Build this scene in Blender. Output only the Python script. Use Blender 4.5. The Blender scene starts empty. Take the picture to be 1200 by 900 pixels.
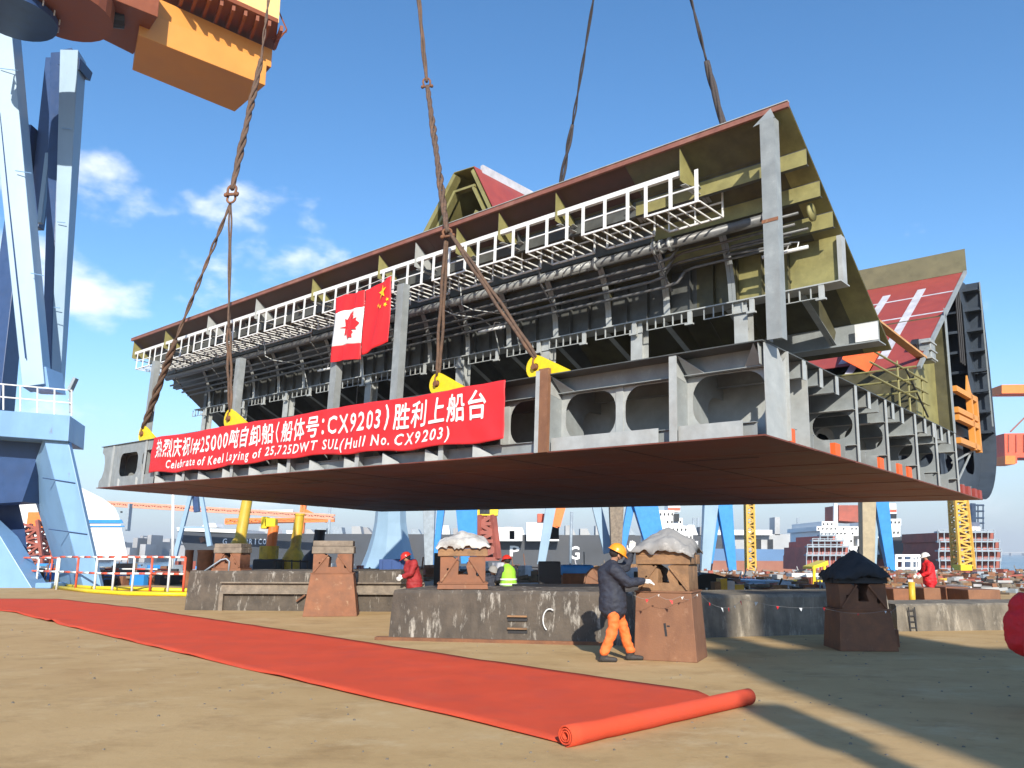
import bpy, bmesh, math, random
from mathutils import Vector, Matrix, noise
random.seed(7)
R = math.radians
scene = bpy.context.scene
COL = scene.collection

# ------------------------------------------------------------------ camera
F = 945.0; HZ = 650.0; PITCH = math.atan((HZ-450)/F)
cam_d = bpy.data.cameras.new('camera'); cam = bpy.data.objects.new('camera', cam_d); COL.objects.link(cam)
cam.location = (0, 0, 1.6); cam.rotation_euler = (math.pi/2+PITCH, 0, 0)
cam_d.sensor_width = 36; cam_d.lens = 36*F/1200; cam_d.clip_end = 20000; cam_d.clip_start = .05
scene.camera = cam
# ------------------------------------------------------------------ sky + sun
SUN_EL = R(27.0); SUN_AZ = R(180-6.0)      # azimuth clockwise from +Y: behind the camera, a little to the right
sdir = Vector((math.sin(SUN_AZ)*math.cos(SUN_EL), math.cos(SUN_AZ)*math.cos(SUN_EL), math.sin(SUN_EL)))
w = bpy.data.worlds.new("World"); scene.world = w; w.use_nodes = True
nt = w.node_tree; nt.nodes.clear()
N = nt.nodes.new; LK = nt.links.new
out = N('ShaderNodeOutputWorld'); bg = N('ShaderNodeBackground'); sky = N('ShaderNodeTexSky')
sky.sky_type = 'NISHITA'; sky.sun_disc = False; sky.sun_elevation = SUN_EL; sky.sun_rotation = SUN_AZ
sky.air_density = 1.0; sky.dust_density = 0.3; sky.ozone_density = 2.6; sky.altitude = 0
tc = N('ShaderNodeTexCoord'); sep = N('ShaderNodeSeparateXYZ'); LK(tc.outputs['Generated'], sep.inputs[0])
hs = N('ShaderNodeHueSaturation'); hs.inputs['Saturation'].default_value = 1.2; hs.inputs['Value'].default_value = 1.38
LK(sky.outputs[0], hs.inputs['Color'])
# clouds: a band of small cumulus low in the west
mp = N('ShaderNodeMapping'); LK(tc.outputs['Generated'], mp.inputs[0]); mp.inputs['Scale'].default_value = (1, 1, 1.7)
mp.inputs['Location'].default_value = (0.13, 0.0, 0.05)
n1 = N('ShaderNodeTexNoise'); n1.inputs['Scale'].default_value = 8.5; n1.inputs['Detail'].default_value = 10; n1.inputs['Roughness'].default_value = .52
LK(mp.outputs[0], n1.inputs['Vector'])
def math_node(op, a, b=None, clamp=False):
    m = N('ShaderNodeMath'); m.operation = op; m.use_clamp = clamp
    for i, v in enumerate((a, b)):
        if v is None: continue
        if isinstance(v, (int, float)): m.inputs[i].default_value = v
        else: LK(v, m.inputs[i])
    return m.outputs[0]
def ramp(v, a, b, c=0, d=1):
    m = N('ShaderNodeMapRange'); m.interpolation_type = 'SMOOTHSTEP'
    m.inputs[1].default_value = a; m.inputs[2].default_value = b; m.inputs[3].default_value = c; m.inputs[4].default_value = d
    LK(v, m.inputs[0]); return m.outputs[0]
elev = sep.outputs['Z']
az = math_node('DIVIDE', sep.outputs['X'], math_node('MAXIMUM', sep.outputs['Y'], .05))
bank = math_node('MULTIPLY', math_node('MULTIPLY', ramp(elev, .23, .30), ramp(elev, .46, .38)), math_node('MULTIPLY', ramp(az, -.26, -.40), ramp(sep.outputs['Y'], .0, .3)))
dens = math_node('SUBTRACT', math_node('ADD', n1.outputs['Fac'], math_node('MULTIPLY', bank, .13)), math_node('MULTIPLY', ramp(elev, .40, .50), .3))
cl = math_node('MULTIPLY', ramp(math_node('SUBTRACT', dens, ramp(az, -.2, .1, 0, .05)), .555, .76), math_node('MULTIPLY', ramp(elev, .02, .10), .72))
mixc = N('ShaderNodeMixRGB'); mixc.inputs[2].default_value = (8.6, 8.8, 9.4, 1)
hz = N('ShaderNodeMixRGB'); hz.inputs[2].default_value = (3.3, 3.95, 4.9, 1)
LK(ramp(elev, .26, -.02, 0, .93), hz.inputs[0]); LK(hs.outputs[0], hz.inputs[1])
LK(cl, mixc.inputs[0]); LK(hz.outputs[0], mixc.inputs[1])
LK(mixc.outputs[0], bg.inputs[0]); bg.inputs[1].default_value = 0.12
LK(bg.outputs[0], out.inputs[0])
sd = bpy.data.lights.new('sun', 'SUN'); sd.energy = 5.0; sd.angle = R(.5); sd.color = (1, .93, .80)
sun = bpy.data.objects.new('sun', sd); COL.objects.link(sun); sun.rotation_euler = sdir.to_track_quat('Z', 'Y').to_euler()
scene.view_settings.view_transform = 'Standard'; scene.view_settings.look = 'None'
scene.view_settings.gamma = 1; scene.view_settings.use_curve_mapping = False; scene.view_settings.exposure = 0.42
scene.cycles.max_bounces = 6; scene.cycles.diffuse_bounces = 2

# ------------------------------------------------------------------ pixel -> world helpers (photo pixels, 1200 x 900)
CAMP = Vector((0, 0, 1.6)); FW = Vector((0, math.cos(PITCH), math.sin(PITCH))); UP = Vector((0, -math.sin(PITCH), math.cos(PITCH))); RT = Vector((1, 0, 0))
def ray(x, y): return RT*((x-600)/F)+FW-UP*((y-450)/F)
def at(x, y, Y): d = ray(x, y); return CAMP+d*(Y/d.y)
def gd(x, y, z=0): d = ray(x, y); return CAMP+d*((z-1.6)/d.z)

# ------------------------------------------------------------------ materials
MATS = {}
def M(name, col, rough=.6, metal=0, var=.12, scale=3, bump=.1, bscale=40, stain=None, samt=.4, sscale=1.5, sstretch=(1, 1, 1), coords='Object', fleck=None, famt=.5, fscale=8, spec=.5, fst=(1, 1, 1), flo=.58, fhi=.66):
    m = bpy.data.materials.new(name); m.use_nodes = True; t = m.node_tree; b = t.nodes['Principled BSDF']
    b.inputs['Roughness'].default_value = rough; b.inputs['Metallic'].default_value = metal
    b.inputs['Specular IOR Level'].default_value = spec
    tcn = t.nodes.new('ShaderNodeTexCoord')
    def nz(sc, det, st=(1, 1, 1), rgh=.6):
        mm = t.nodes.new('ShaderNodeMapping'); mm.inputs['Scale'].default_value = st; t.links.new(tcn.outputs[coords], mm.inputs[0])
        n = t.nodes.new('ShaderNodeTexNoise'); n.inputs['Scale'].default_value = sc; n.inputs['Detail'].default_value = det; n.inputs['Roughness'].default_value = rgh
        t.links.new(mm.outputs[0], n.inputs['Vector']); return n.outputs['Fac']
    def mr(v, a, b_, c, d):
        r = t.nodes.new('ShaderNodeMapRange'); r.inputs[1].default_value = a; r.inputs[2].default_value = b_; r.inputs[3].default_value = c; r.inputs[4].default_value = d
        t.links.new(v, r.inputs[0]); return r.outputs[0]
    n = nz(scale, 6)
    f = mr(n, .3, .7, 1-var, 1+var)
    mx = t.nodes.new('ShaderNodeVectorMath'); mx.operation = 'SCALE'; mx.inputs[0].default_value = col[:3]; t.links.new(f, mx.inputs['Scale'])
    cur = mx.outputs[0]
    if stain:
        s = nz(sscale, 8, sstretch, .65); sf = mr(s, .48, .68, 0, samt)
        mm = t.nodes.new('ShaderNodeMixRGB'); t.links.new(sf, mm.inputs[0]); t.links.new(cur, mm.inputs[1]); mm.inputs[2].default_value = (*stain, 1); cur = mm.outputs[0]
    if fleck:
        s = nz(fscale, 10, fst, .75); sf = mr(s, flo, fhi, 0, famt)
        mm = t.nodes.new('ShaderNodeMixRGB'); t.links.new(sf, mm.inputs[0]); t.links.new(cur, mm.inputs[1]); mm.inputs[2].default_value = (*fleck, 1); cur = mm.outputs[0]
    t.links.new(cur, b.inputs['Base Color'])
    rr = mr(n, .3, .7, rough*.85, min(1, rough*1.12)); t.links.new(rr, b.inputs['Roughness'])
    if bump:
        bn = nz(bscale, 5); bp = t.nodes.new('ShaderNodeBump'); bp.inputs['Strength'].default_value = bump; bp.inputs['Distance'].default_value = .02
        t.links.new(bn, bp.inputs['Height']); t.links.new(bp.outputs[0], b.inputs['Normal'])
    MATS[name] = m; return m
gray = M('grey_primer', (.26, .285, .295), .5, var=.16, stain=(.20, .19, .17), samt=.45, sscale=1.1, sstretch=(1, 1, .35), bump=.05, fleck=(.42, .44, .44), famt=.3, fscale=3)
gray_d = M('shaded_grey_primer', (.085, .09, .088), .5, var=.3, stain=(.05, .045, .035), samt=.6, sscale=.9, bump=.05)  # darker grey puts the shade inside the block into the colour
gray_p = M('pale_grey_paint', (.38, .40, .40), .45, var=.14, stain=(.27, .25, .22), samt=.4, sscale=1.4, bump=.05)
pipe_m = M('pipe_grey', (.125, .13, .135), .42, var=.3, scale=6, stain=(.12, .10, .08), samt=.5, bump=.04)
wrap_m = M('wrapped_pipe', (.25, .26, .26), .4, var=.3, bump=.2)
white_m = M('white_paint', (.74, .75, .75), .5, var=.06, bump=.04, stain=(.5, .48, .44), samt=.3, sscale=4)
olive_m = M('dull_olive_primer', (.17, .155, .085), .55, var=.2, bump=.05, stain=(.11, .10, .06))
olive = M('olive_primer', (.26, .24, .095), .55, var=.22, stain=(.16, .14, .06), samt=.45, sscale=1.2, bump=.05, fleck=(.40, .36, .15), famt=.3, fscale=2.5)
olive_d = M('shaded_olive_primer', (.085, .078, .038), .55, var=.3, stain=(.06, .06, .05), samt=.5, sscale=.8, bump=.05)  # darker copy of the olive, with interior shade in its colour
maroon = M('shaded_maroon_primer', (.055, .022, .018), .55, var=.2, stain=(.07, .03, .03), samt=.5, bump=.04)  # maroon darkened to deepen the shade under the top rim
brownred = M('brown_red_primer', (.24, .095, .07), .6, var=.18, stain=(.30, .17, .13), samt=.4, bump=.05)
bottom_m = M('bottom_primer', (.165, .045, .028), .6, var=.28, scale=.8, stain=(.085, .032, .026), samt=.8, sscale=.7, sstretch=(.25, 1, 1), bump=.05, fleck=(.27, .115, .075), famt=.55, fscale=.9, fst=(.3, 1.3, 1), flo=.54, fhi=.70)
redprim = M('red_primer', (.31, .055, .043), .55, var=.12, stain=(.26, .05, .05), samt=.5, sscale=.7, bump=.04)
orange_pr = M('orange_primer', (.75, .12, .025), .55, var=.12, bump=.04)
navy = M('slate_primer', (.042, .058, .082), .55, var=.25, stain=(.025, .03, .04), samt=.5, bump=.05)
tape_m = M('pale_weld_band', (.50, .50, .54), .6, var=.2, bump=.05)
yellow = M('yellow_paint', (.80, .60, .01), .5, var=.06, stain=(.5, .33, .03), samt=.35, sscale=4, bump=.05)
yellow_c = M('column_yellow', (.55, .38, .04), .55, var=.12, stain=(.35, .2, .03), samt=.5, sscale=1, bump=.05)
yellow_d = M('worn_yellow_paint', (.62, .40, .03), .55, var=.15, stain=(.22, .12, .03), samt=.6, sscale=2, bump=.1)
rust = M('rust', (.20, .085, .04), .8, var=.3, stain=(.10, .045, .03), samt=.6, sscale=2, bump=.3, fleck=(.33, .17, .09), famt=.4)
rust_o = M('orange_rust', (.235, .10, .052), .8, var=.25, stain=(.16, .065, .034), samt=.6, sscale=1.8, bump=.25, fleck=(.48, .33, .20), famt=.5, fscale=4)
rust_f = M('flat_rust', (.225, .105, .055), .75, var=.12, scale=1.5, stain=(.125, .055, .032), samt=.6, sscale=2.2, sstretch=(1, 1, .5), bump=.2, fleck=(.36, .21, .13), famt=.4, fscale=6)
rope_m = M('rusty_rope', (.105, .065, .045), .85, var=.4, scale=12, bump=.6, bscale=60, stain=(.21, .11, .06), samt=.6, sscale=2)
rope_d = M('dark_rope', (.055, .045, .045), .8, var=.4, scale=12, bump=.6, bscale=60)
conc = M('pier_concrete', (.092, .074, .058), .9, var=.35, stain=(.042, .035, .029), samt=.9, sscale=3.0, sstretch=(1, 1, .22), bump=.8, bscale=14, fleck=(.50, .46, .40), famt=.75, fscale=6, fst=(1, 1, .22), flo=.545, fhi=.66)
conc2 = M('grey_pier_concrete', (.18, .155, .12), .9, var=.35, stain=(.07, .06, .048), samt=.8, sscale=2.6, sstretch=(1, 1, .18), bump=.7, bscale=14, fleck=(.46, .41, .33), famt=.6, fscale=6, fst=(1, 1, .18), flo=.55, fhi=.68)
timber = M('old_timber', (.27, .15, .075), .85, var=.3, scale=5, stain=(.13, .075, .045), samt=.7, sscale=3, sstretch=(.3, 1, 2), bump=.5, bscale=25)
timber_g = M('grey_timber', (.22, .18, .14), .9, var=.3, scale=5, stain=(.12, .09, .07), samt=.6, sscale=3, bump=.5, bscale=25)
tarp = M('grey_tarp', (.27, .26, .25), .8, var=.2, stain=(.15, .14, .13), samt=.6, bump=.4, bscale=10, fleck=(.55, .52, .48), famt=.6, fscale=2)
tarp_w = M('white_tarp', (.50, .48, .45), .8, var=.2, bump=.4, bscale=10, stain=(.20, .18, .165), samt=.95, sscale=2.2)
black = M('black_cloth', (.018, .018, .02), .8, var=.3, bump=.2)
banner_m = M('banner_red', (.68, .022, .028), .65, var=.08, scale=1.2, bump=.15, bscale=6)
text_m = M('white_print', (.85, .84, .83), .6, var=.03, bump=0)
flag_r = M('flag_red', (.74, .018, .022), .6, var=.08, bump=.1)
flag_w = M('flag_white', (.82, .81, .80), .6, var=.04, bump=.1)
flag_y = M('flag_yellow', (.9, .65, .02), .6, var=.04, bump=0)
carpet_m = M('red_carpet', (.62, .078, .036), .95, var=.09, scale=1.1, bump=.5, bscale=90, stain=(.50, .075, .05), samt=.6, sscale=1.4, spec=.15, fleck=(.52, .19, .10), famt=.25, fscale=2.5, flo=.56, fhi=.74)
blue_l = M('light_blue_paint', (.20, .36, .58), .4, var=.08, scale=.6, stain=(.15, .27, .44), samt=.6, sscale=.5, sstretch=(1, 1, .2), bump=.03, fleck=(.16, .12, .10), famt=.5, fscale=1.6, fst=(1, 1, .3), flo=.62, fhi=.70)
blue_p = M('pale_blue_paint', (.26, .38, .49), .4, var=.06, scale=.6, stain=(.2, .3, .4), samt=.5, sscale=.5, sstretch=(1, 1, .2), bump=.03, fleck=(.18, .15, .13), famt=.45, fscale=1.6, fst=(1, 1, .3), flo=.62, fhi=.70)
blue_n = M('navy_paint_and_shade', (.025, .062, .17), .4, var=.12, stain=(.02, .04, .1), samt=.5, bump=.03)  # navy also puts shade into the colour of the left crane's dark members
blue_b = M('bright_blue_paint', (.035, .25, .66), .4, var=.08, stain=(.03, .16, .42), samt=.4, sscale=.5, bump=.03)
orange_c = M('crane_orange', (.66, .28, .055), .5, var=.06, scale=.5, stain=(.62, .24, .04), samt=.35, sscale=.6, bump=.03)
orange_b = M('crane_rust_orange', (.23, .062, .02), .5, var=.1, stain=(.2, .055, .02), samt=.4, sscale=.5, bump=.03)
crane_dk = M('crane_shadow_brown', (.10, .035, .022), .6, var=.1, bump=.03)
cream = M('crane_cream', (.85, .55, .22), .5, var=.05, bump=.03)
black_m = M('black_steel', (.02, .02, .023), .6, var=.2, bump=.1)
hull_dk = M('dark_hull', (.035, .042, .055), .5, var=.25, scale=.15, stain=(.06, .055, .055), samt=.5, sscale=.12, bump=0)
hull_bl = M('blue_hull', (.09, .19, .36), .6, var=.15, scale=.2, bump=0)
hull_br = M('brown_hull', (.30, .12, .08), .7, var=.25, scale=.3, stain=(.22, .16, .10), samt=.5, sscale=.3, bump=0)
ship_w = M('ship_white', (.78, .78, .77), .5, var=.06, scale=.3, stain=(.6, .58, .55), samt=.3, sscale=.3, bump=0)
steel_r = M('red_brown_steel', (.32, .085, .06), .7, var=.3, scale=.5, stain=(.2, .07, .05), samt=.6, sscale=.6, bump=.1)
steel_p = M('pink_red_steel', (.46, .13, .10), .7, var=.2, scale=.5, stain=(.25, .08, .07), samt=.4, sscale=.6, bump=.1)
lattice_y = M('lattice_yellow', (.60, .36, .06), .5, var=.1, bump=0)
lattice_o = M('lattice_orange', (.80, .20, .04), .5, var=.1, bump=0)
lattice_p = M('lattice_salmon', (.68, .30, .20), .6, var=.1, bump=0)
glass_d = M('dark_opening', (.02, .024, .03), .3, var=.2, bump=0)
green_m = M('green_sheet', (.03, .24, .14), .7, var=.2, bump=.1)
grey_b = M('grey_building', (.38, .39, .40), .8, var=.15, scale=.2, bump=0)
city_m = M('city_haze', (.30, .30, .31), .9, var=.35, scale=.03, bump=0)
steel_h = M('steel_blue_grey', (.28, .33, .38), .6, var=.2, bump=0)
hi_vis = M('vest_green', (.30, .62, .04), .7, var=.1, scale=8, bump=.3)
hi_str = M('reflective_strip', (.72, .72, .70), .4, var=.05, bump=0)
jacket_m = M('navy_jacket', (.022, .026, .042), .75, var=.35, scale=9, bump=.6, bscale=12)
trouser_m = M('orange_trousers', (.85, .17, .035), .75, var=.12, scale=7, bump=.5, bscale=12)
coverall = M('red_coverall', (.62, .012, .02), .7, var=.2, scale=7, bump=.5, bscale=10)
maroon_c = M('maroon_coat', (.30, .018, .02), .75, var=.2, scale=7, bump=.5, bscale=10)
boots_m = M('work_boots', (.035, .03, .028), .7, var=.3, bump=.3)
skin_m = M('skin', (.42, .22, .14), .55, var=.08, bump=.05)
hair_m = M('hair', (.02, .015, .012), .8, var=.2, bump=.3)
glove_m = M('white_gloves', (.75, .75, .73), .8, var=.05, bump=.3)
helmet_o = M('orange_helmet', (.88, .30, .02), .3, var=.04, bump=0)
helmet_r = M('red_helmet', (.55, .03, .02), .3, var=.04, bump=0)
helmet_w = M('white_helmet', (.8, .8, .8), .3, var=.03, bump=0)
plank_m = M('plank', (.50, .27, .12), .8, var=.2, bump=.3)
water_m = M('sea_water', (.10, .15, .20), .25, var=.2, scale=.05, bump=.5, bscale=.4, coords='Object')
tan_m = M('sunlit_tan', (.36, .30, .20), .7, var=.15, stain=(.25, .2, .14), samt=.5, sscale=1, bump=.05)  # warm tan stands in for the sunlit face of a blue leg
rail_r = M('railing_red', (.68, .10, .05), .5, var=.1, bump=.05)

# ground: dusty, rust-tinted concrete
def ground_mat():
    m = bpy.data.materials.new('ground_dust'); m.use_nodes = True; t = m.node_tree; b = t.nodes['Principled BSDF']
    b.inputs['Roughness'].default_value = .92; b.inputs['Specular IOR Level'].default_value = .25
    tcn = t.nodes.new('ShaderNodeTexCoord')
    def nz(sc, det, st=(1, 1, 1), rgh=.6, rot=0):
        mm = t.nodes.new('ShaderNodeMapping'); mm.inputs['Scale'].default_value = st; mm.inputs['Rotation'].default_value = (0, 0, rot); t.links.new(tcn.outputs['Object'], mm.inputs[0])
        n = t.nodes.new('ShaderNodeTexNoise'); n.inputs['Scale'].default_value = sc; n.inputs['Detail'].default_value = det; n.inputs['Roughness'].default_value = rgh
        t.links.new(mm.outputs[0], n.inputs['Vector']); return n.outputs['Fac']
    def mix(f, a, bcol, lo, hi, amt):
        r = t.nodes.new('ShaderNodeMapRange'); r.inputs[1].default_value = lo; r.inputs[2].default_value = hi; r.inputs[4].default_value = amt
        t.links.new(f, r.inputs[0]); mm = t.nodes.new('ShaderNodeMixRGB'); t.links.new(r.outputs[0], mm.inputs[0])
        if isinstance(a, tuple): mm.inputs[1].default_value = (*a, 1)
        else: t.links.new(a, mm.inputs[1])
        mm.inputs[2].default_value = (*bcol, 1); return mm.outputs[0]
    c = mix(nz(.45, 9, rgh=.65), (.42, .275, .122), (.49, .335, .163), .35, .65, 1)
    c = mix(nz(1.3, 10, (.8, 1, 1), .7, .3), c, (.27, .165, .07), .50, .68, .55)
    c = mix(nz(.9, 11, (.7, 1, 1), .78, -.5), c, (.53, .40, .23), .53, .66, .65)
    c = mix(nz(.22, 5), c, (.30, .16, .055), .55, .75, .55)
    c = mix(nz(9, 10, rgh=.85), c, (.20, .125, .06), .57, .70, .45)
    c = mix(nz(38, 4, rgh=.85), c, (.55, .42, .25), .58, .72, .25)
    c = mix(nz(70, 2, rgh=.8), c, (.13, .085, .045), .66, .76, .3)
    c = mix(nz(1.9, 14, (.6, 1.4, 1), .9, .45), c, (.19, .12, .06), .585, .63, .6)
    c = mix(nz(2.3, 14, (.6, 1.5, 1), .9, -.25), c, (.58, .46, .29), .60, .64, .55)
    t.links.new(c, b.inputs['Base Color'])
    bp = t.nodes.new('ShaderNodeBump'); bp.inputs['Strength'].default_value = .5; bp.inputs['Distance'].default_value = .02
    t.links.new(nz(9, 10, rgh=.75), bp.inputs['Height']); t.links.new(bp.outputs[0], b.inputs['Normal'])
    return m
ground_m = ground_mat()

# ------------------------------------------------------------------ mesh helpers
class MB:
    def __init__(s): s.v = []; s.f = []
    def face(s, pts):
        n = len(s.v); s.v += [tuple(p) for p in pts]; s.f.append(tuple(range(n, n+len(pts))))
    def hexa(s, a, b):          # a: 4 bottom, b: 4 top
        n = len(s.v); s.v += [tuple(p) for p in list(a)+list(b)]
        for q in ((0, 3, 2, 1), (4, 5, 6, 7), (0, 1, 5, 4), (1, 2, 6, 5), (2, 3, 7, 6), (3, 0, 4, 7)): s.f.append(tuple(n+i for i in q))
    def box(s, x0, x1, y0, y1, z0, z1):
        s.hexa([(x0, y0, z0), (x1, y0, z0), (x1, y1, z0), (x0, y1, z0)], [(x0, y0, z1), (x1, y0, z1), (x1, y1, z1), (x0, y1, z1)])
    def beam(s, p, q, w_, h, up=(0, 0, 1), w2=None, h2=None):
        p = Vector(p); q = Vector(q); d = (q-p).normalized(); up = Vector(up)
        sx = d.cross(up)
        if sx.length < 1e-4: sx = d.cross(Vector((1, 0, 0)))
        sx.normalize(); uy = sx.cross(d).normalized()
        w2 = w_ if w2 is None else w2; h2 = h if h2 is None else h2
        A = [p+sx*a*w_/2+uy*b*h/2 for a, b in ((-1, -1), (1, -1), (1, 1), (-1, 1))]
        B = [q+sx*a*w2/2+uy*b*h2/2 for a, b in ((-1, -1), (1, -1), (1, 1), (-1, 1))]
        s.hexa(A, B)
    def tube(s, pts, r, n=8, cap=True):
        pts = [Vector(p) for p in pts]; rs = r if isinstance(r, (list, tuple)) else [r]*len(pts)
        base = len(s.v); ref = None
        for i, p in enumerate(pts):
            d = (pts[min(i+1, len(pts)-1)]-pts[max(i-1, 0)]).normalized()
            if ref is None: ref = d.orthogonal().normalized()
            ref = (ref-d*ref.dot(d)).normalized(); b = d.cross(ref)
            for k in range(n):
                a = 2*math.pi*k/n; s.v.append(tuple(p+(ref*math.cos(a)+b*math.sin(a))*rs[i]))
        for i in range(len(pts)-1):
            for k in range(n):
                a = base+i*n+k; b_ = base+i*n+(k+1) % n; s.f.append((a, b_, b_+n, a+n))
        if cap:
            s.f.append(tuple(base+k for k in range(n))[::-1]); s.f.append(tuple(base+(len(pts)-1)*n+k for k in range(n)))
    def prism(s, pts, ext):     # polygon of 3D pts extruded by vector ext
        n = len(pts); b = len(s.v); e = Vector(ext)
        s.v += [tuple(Vector(p)) for p in pts]+[tuple(Vector(p)+e) for p in pts]
        s.f.append(tuple(range(b, b+n))[::-1]); s.f.append(tuple(range(b+n, b+2*n)))
        for i in range(n): j = (i+1) % n; s.f.append((b+i, b+j, b+n+j, b+n+i))
    def sphere(s, c, r, n=10, m=7, sc=(1, 1, 1)):
        b = len(s.v); c = Vector(c)
        for i in range(m+1):
            th = math.pi*i/m
            for k in range(n):
                a = 2*math.pi*k/n; s.v.append((c.x+r*sc[0]*math.sin(th)*math.cos(a), c.y+r*sc[1]*math.sin(th)*math.sin(a), c.z+r*sc[2]*math.cos(th)))
        for i in range(m):
            for k in range(n): s.f.append((b+i*n+k, b+i*n+(k+1) % n, b+(i+1)*n+(k+1) % n, b+(i+1)*n+k))
    def mesh(s, name, mat, smooth=False, bevel=0):
        me = bpy.data.meshes.new(name); me.from_pydata(s.v, [], s.f); me.materials.append(mat)
        bm = bmesh.new(); bm.from_mesh(me); bmesh.ops.remove_doubles(bm, verts=bm.verts, dist=1e-5)
        bmesh.ops.recalc_face_normals(bm, faces=bm.faces)
        bm.to_mesh(me); bm.free()
        if smooth:
            for p in me.polygons: p.use_smooth = True
        return me
    def build(s, name, mat, parent=None, smooth=False, bevel=0):
        o = bpy.data.objects.new(name, s.mesh(name, mat, smooth)); COL.objects.link(o)
        if parent: o.parent = parent
        if bevel:
            md = o.modifiers.new('bevel', 'BEVEL'); md.width = bevel; md.segments = 2; md.limit_method = 'ANGLE'
        return o
def tag(o, label=None, cat=None, group=None, kind=None):
    if label: o['label'] = label
    if cat: o['category'] = cat
    if group: o['group'] = group
    if kind: o['kind'] = kind
    return o
def thing(name, label, cat, loc=(0, 0, 0), rz=0, group=None):
    o = bpy.data.objects.new(name, None); COL.objects.link(o); o.location = loc; o.rotation_euler = (0, 0, rz); o.empty_display_size = .2
    return tag(o, label, cat, group)
def sm(o, ang=40):
    for p in o.data.polygons: p.use_smooth = True
    try: o.data.set_sharp_from_angle(angle=R(ang))
    except Exception: pass
    return o
def copyob(o, parent, loc=None, name=None):
    c = o.copy(); COL.objects.link(c); c.parent = parent
    if loc is not None: c.location = loc
    return c
def copy_tree(o, parent=None):
    c = o.copy(); COL.objects.link(c); c.parent = parent
    for ch in list(o.children): copy_tree(ch, c)
    return c
def eval_mesh(ob, name):
    dg = bpy.context.evaluated_depsgraph_get(); dg.update()
    me = bpy.data.meshes.new_from_object(ob.evaluated_get(dg)); me.name = name; return me
def plate_mesh(name, outline, holes, thick, mat):
    """outline/holes: 2D loops; mesh lies in local XY, thickness along Z centred"""
    cu = bpy.data.curves.new('tmp', 'CURVE'); cu.dimensions = '2D'; cu.fill_mode = 'BOTH'; cu.extrude = thick/2
    for lp in [outline]+list(holes):
        sp = cu.splines.new('POLY'); sp.points.add(len(lp)-1)
        for i, (x, y) in enumerate(lp): sp.points[i].co = (x, y, 0, 1)
        sp.use_cyclic_u = True
    ob = bpy.data.objects.new('tmp', cu); COL.objects.link(ob)
    me = eval_mesh(ob, name); bpy.data.objects.remove(ob); bpy.data.curves.remove(cu)
    me.materials.clear(); me.materials.append(mat)
    return me
def place_plate(name, me, parent, origin, ex, ey):
    """map plate mesh XY into frame (ex,ey)"""
    ex = Vector(ex); ey = Vector(ey); ez = ex.cross(ey)
    o = bpy.data.objects.new(name, me); COL.objects.link(o); o.parent = parent
    mt = Matrix((ex, ey, ez)).transposed().to_4x4(); mt.translation = Vector(origin); o.matrix_local = mt
    return o
def rrect(x0, x1, y0, y1, r, n=6):
    pts = []
    for cx, cy, a0 in ((x1-r, y0+r, -90), (x1-r, y1-r, 0), (x0+r, y1-r, 90), (x0+r, y0+r, 180)):
        for i in range(n+1):
            a = R(a0+90*i/n); pts.append((cx+r*math.cos(a), cy+r*math.sin(a)))
    return pts

# ------------------------------------------------------------------ the setting
def sheet(name, x0, x1, y0, y1, z, mat, nx=1, ny=1):
    b = MB()
    for i in range(nx):
        for j in range(ny):
            b.face([(x0+(x1-x0)*(i+a)/nx, y0+(y1-y0)*(j+c)/ny, z) for a, c in ((0, 0), (1, 0), (1, 1), (0, 1))])
    return b.build(name, mat)
QUAY = 78
tag(sheet('sea', -9000, 9000, QUAY-1, 12000, -2.2, water_m), kind='structure')
tag(sheet('seabed', -9000, 9000, -9000, 12000, -3.2, city_m), kind='structure')
b = MB(); b.box(-400, 400, -150, QUAY, -3.1, 0)
tag(b.build('ground', ground_m), kind='structure')

# ================================================================== THE HULL BLOCK
Mrot = Matrix(((-.73964351, .67215088, .0337739), (.67262326, .73997567, .00373446), (.02248174, -.02547928, .99942252)))
ORG = Vector((4.75193836, 15.0, 3.80718954))
blk = thing('ship_hull_block', 'huge grey steel ship hull section with a red-brown bottom hanging from the crane slings', 'ship section')
mm = Matrix([[-Mrot[i][0], Mrot[i][1], Mrot[i][2], ORG[i]] for i in range(3)]+[[0, 0, 0, 1]])
blk.matrix_world = mm
def L(u, v, w_): return Vector((-u, v, w_))
def WL(u, v, w_): return mm @ Vector((-u, v, w_))
LEN = 31.6; DB = 1.83; TT = 13.4
EU = Vector((-1, 0, 0)); EV = Vector((0, 1, 0)); EW = Vector((0, 0, 1))
def ubox(u0, u1, v0, v1, w0, w1, name, mat, bevel=0, parent=blk):
    b = MB(); b.box(-u1, -u0, v0, v1, w0, w1); return b.build(name, mat, parent, bevel=bevel)
# bottom plating in strakes, weld seams open by a few mm
vs = [0, 2.35, 4.7, 7.05, 9.4, 11.75, 14.1, 16.2]
us = [0, 10.5, 21.1, LEN]
for i in range(len(vs)-1):
    for j in range(3):
        ubox(us[j]+.006, us[j+1]-.006, vs[i]+.006, vs[i+1]-.006, -.018+.004*((i+j) % 2), .012, 'bottom_plate', bottom_m)
for v in vs[1:-1]:
    ubox(0, LEN, v-.025, v+.025, -.026, -.019, 'weld_seam', brownred)
for k in range(9):
    u0 = 1.5+random.uniform(2.6, 3.6)*k; v0 = random.uniform(1, 13); ubox(u0, u0+random.uniform(.8, 2.6), v0, v0+random.uniform(.05, .25), -.025, -.0195, 'primer_patch', (maroon, brownred)[k % 2])
for u in (3.5, 7, 14, 17.5, 24.5, 28):
    ubox(u-.02, u+.02, .02, 16.1, -.0245, -.0192, 'weld_seam', maroon)
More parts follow.
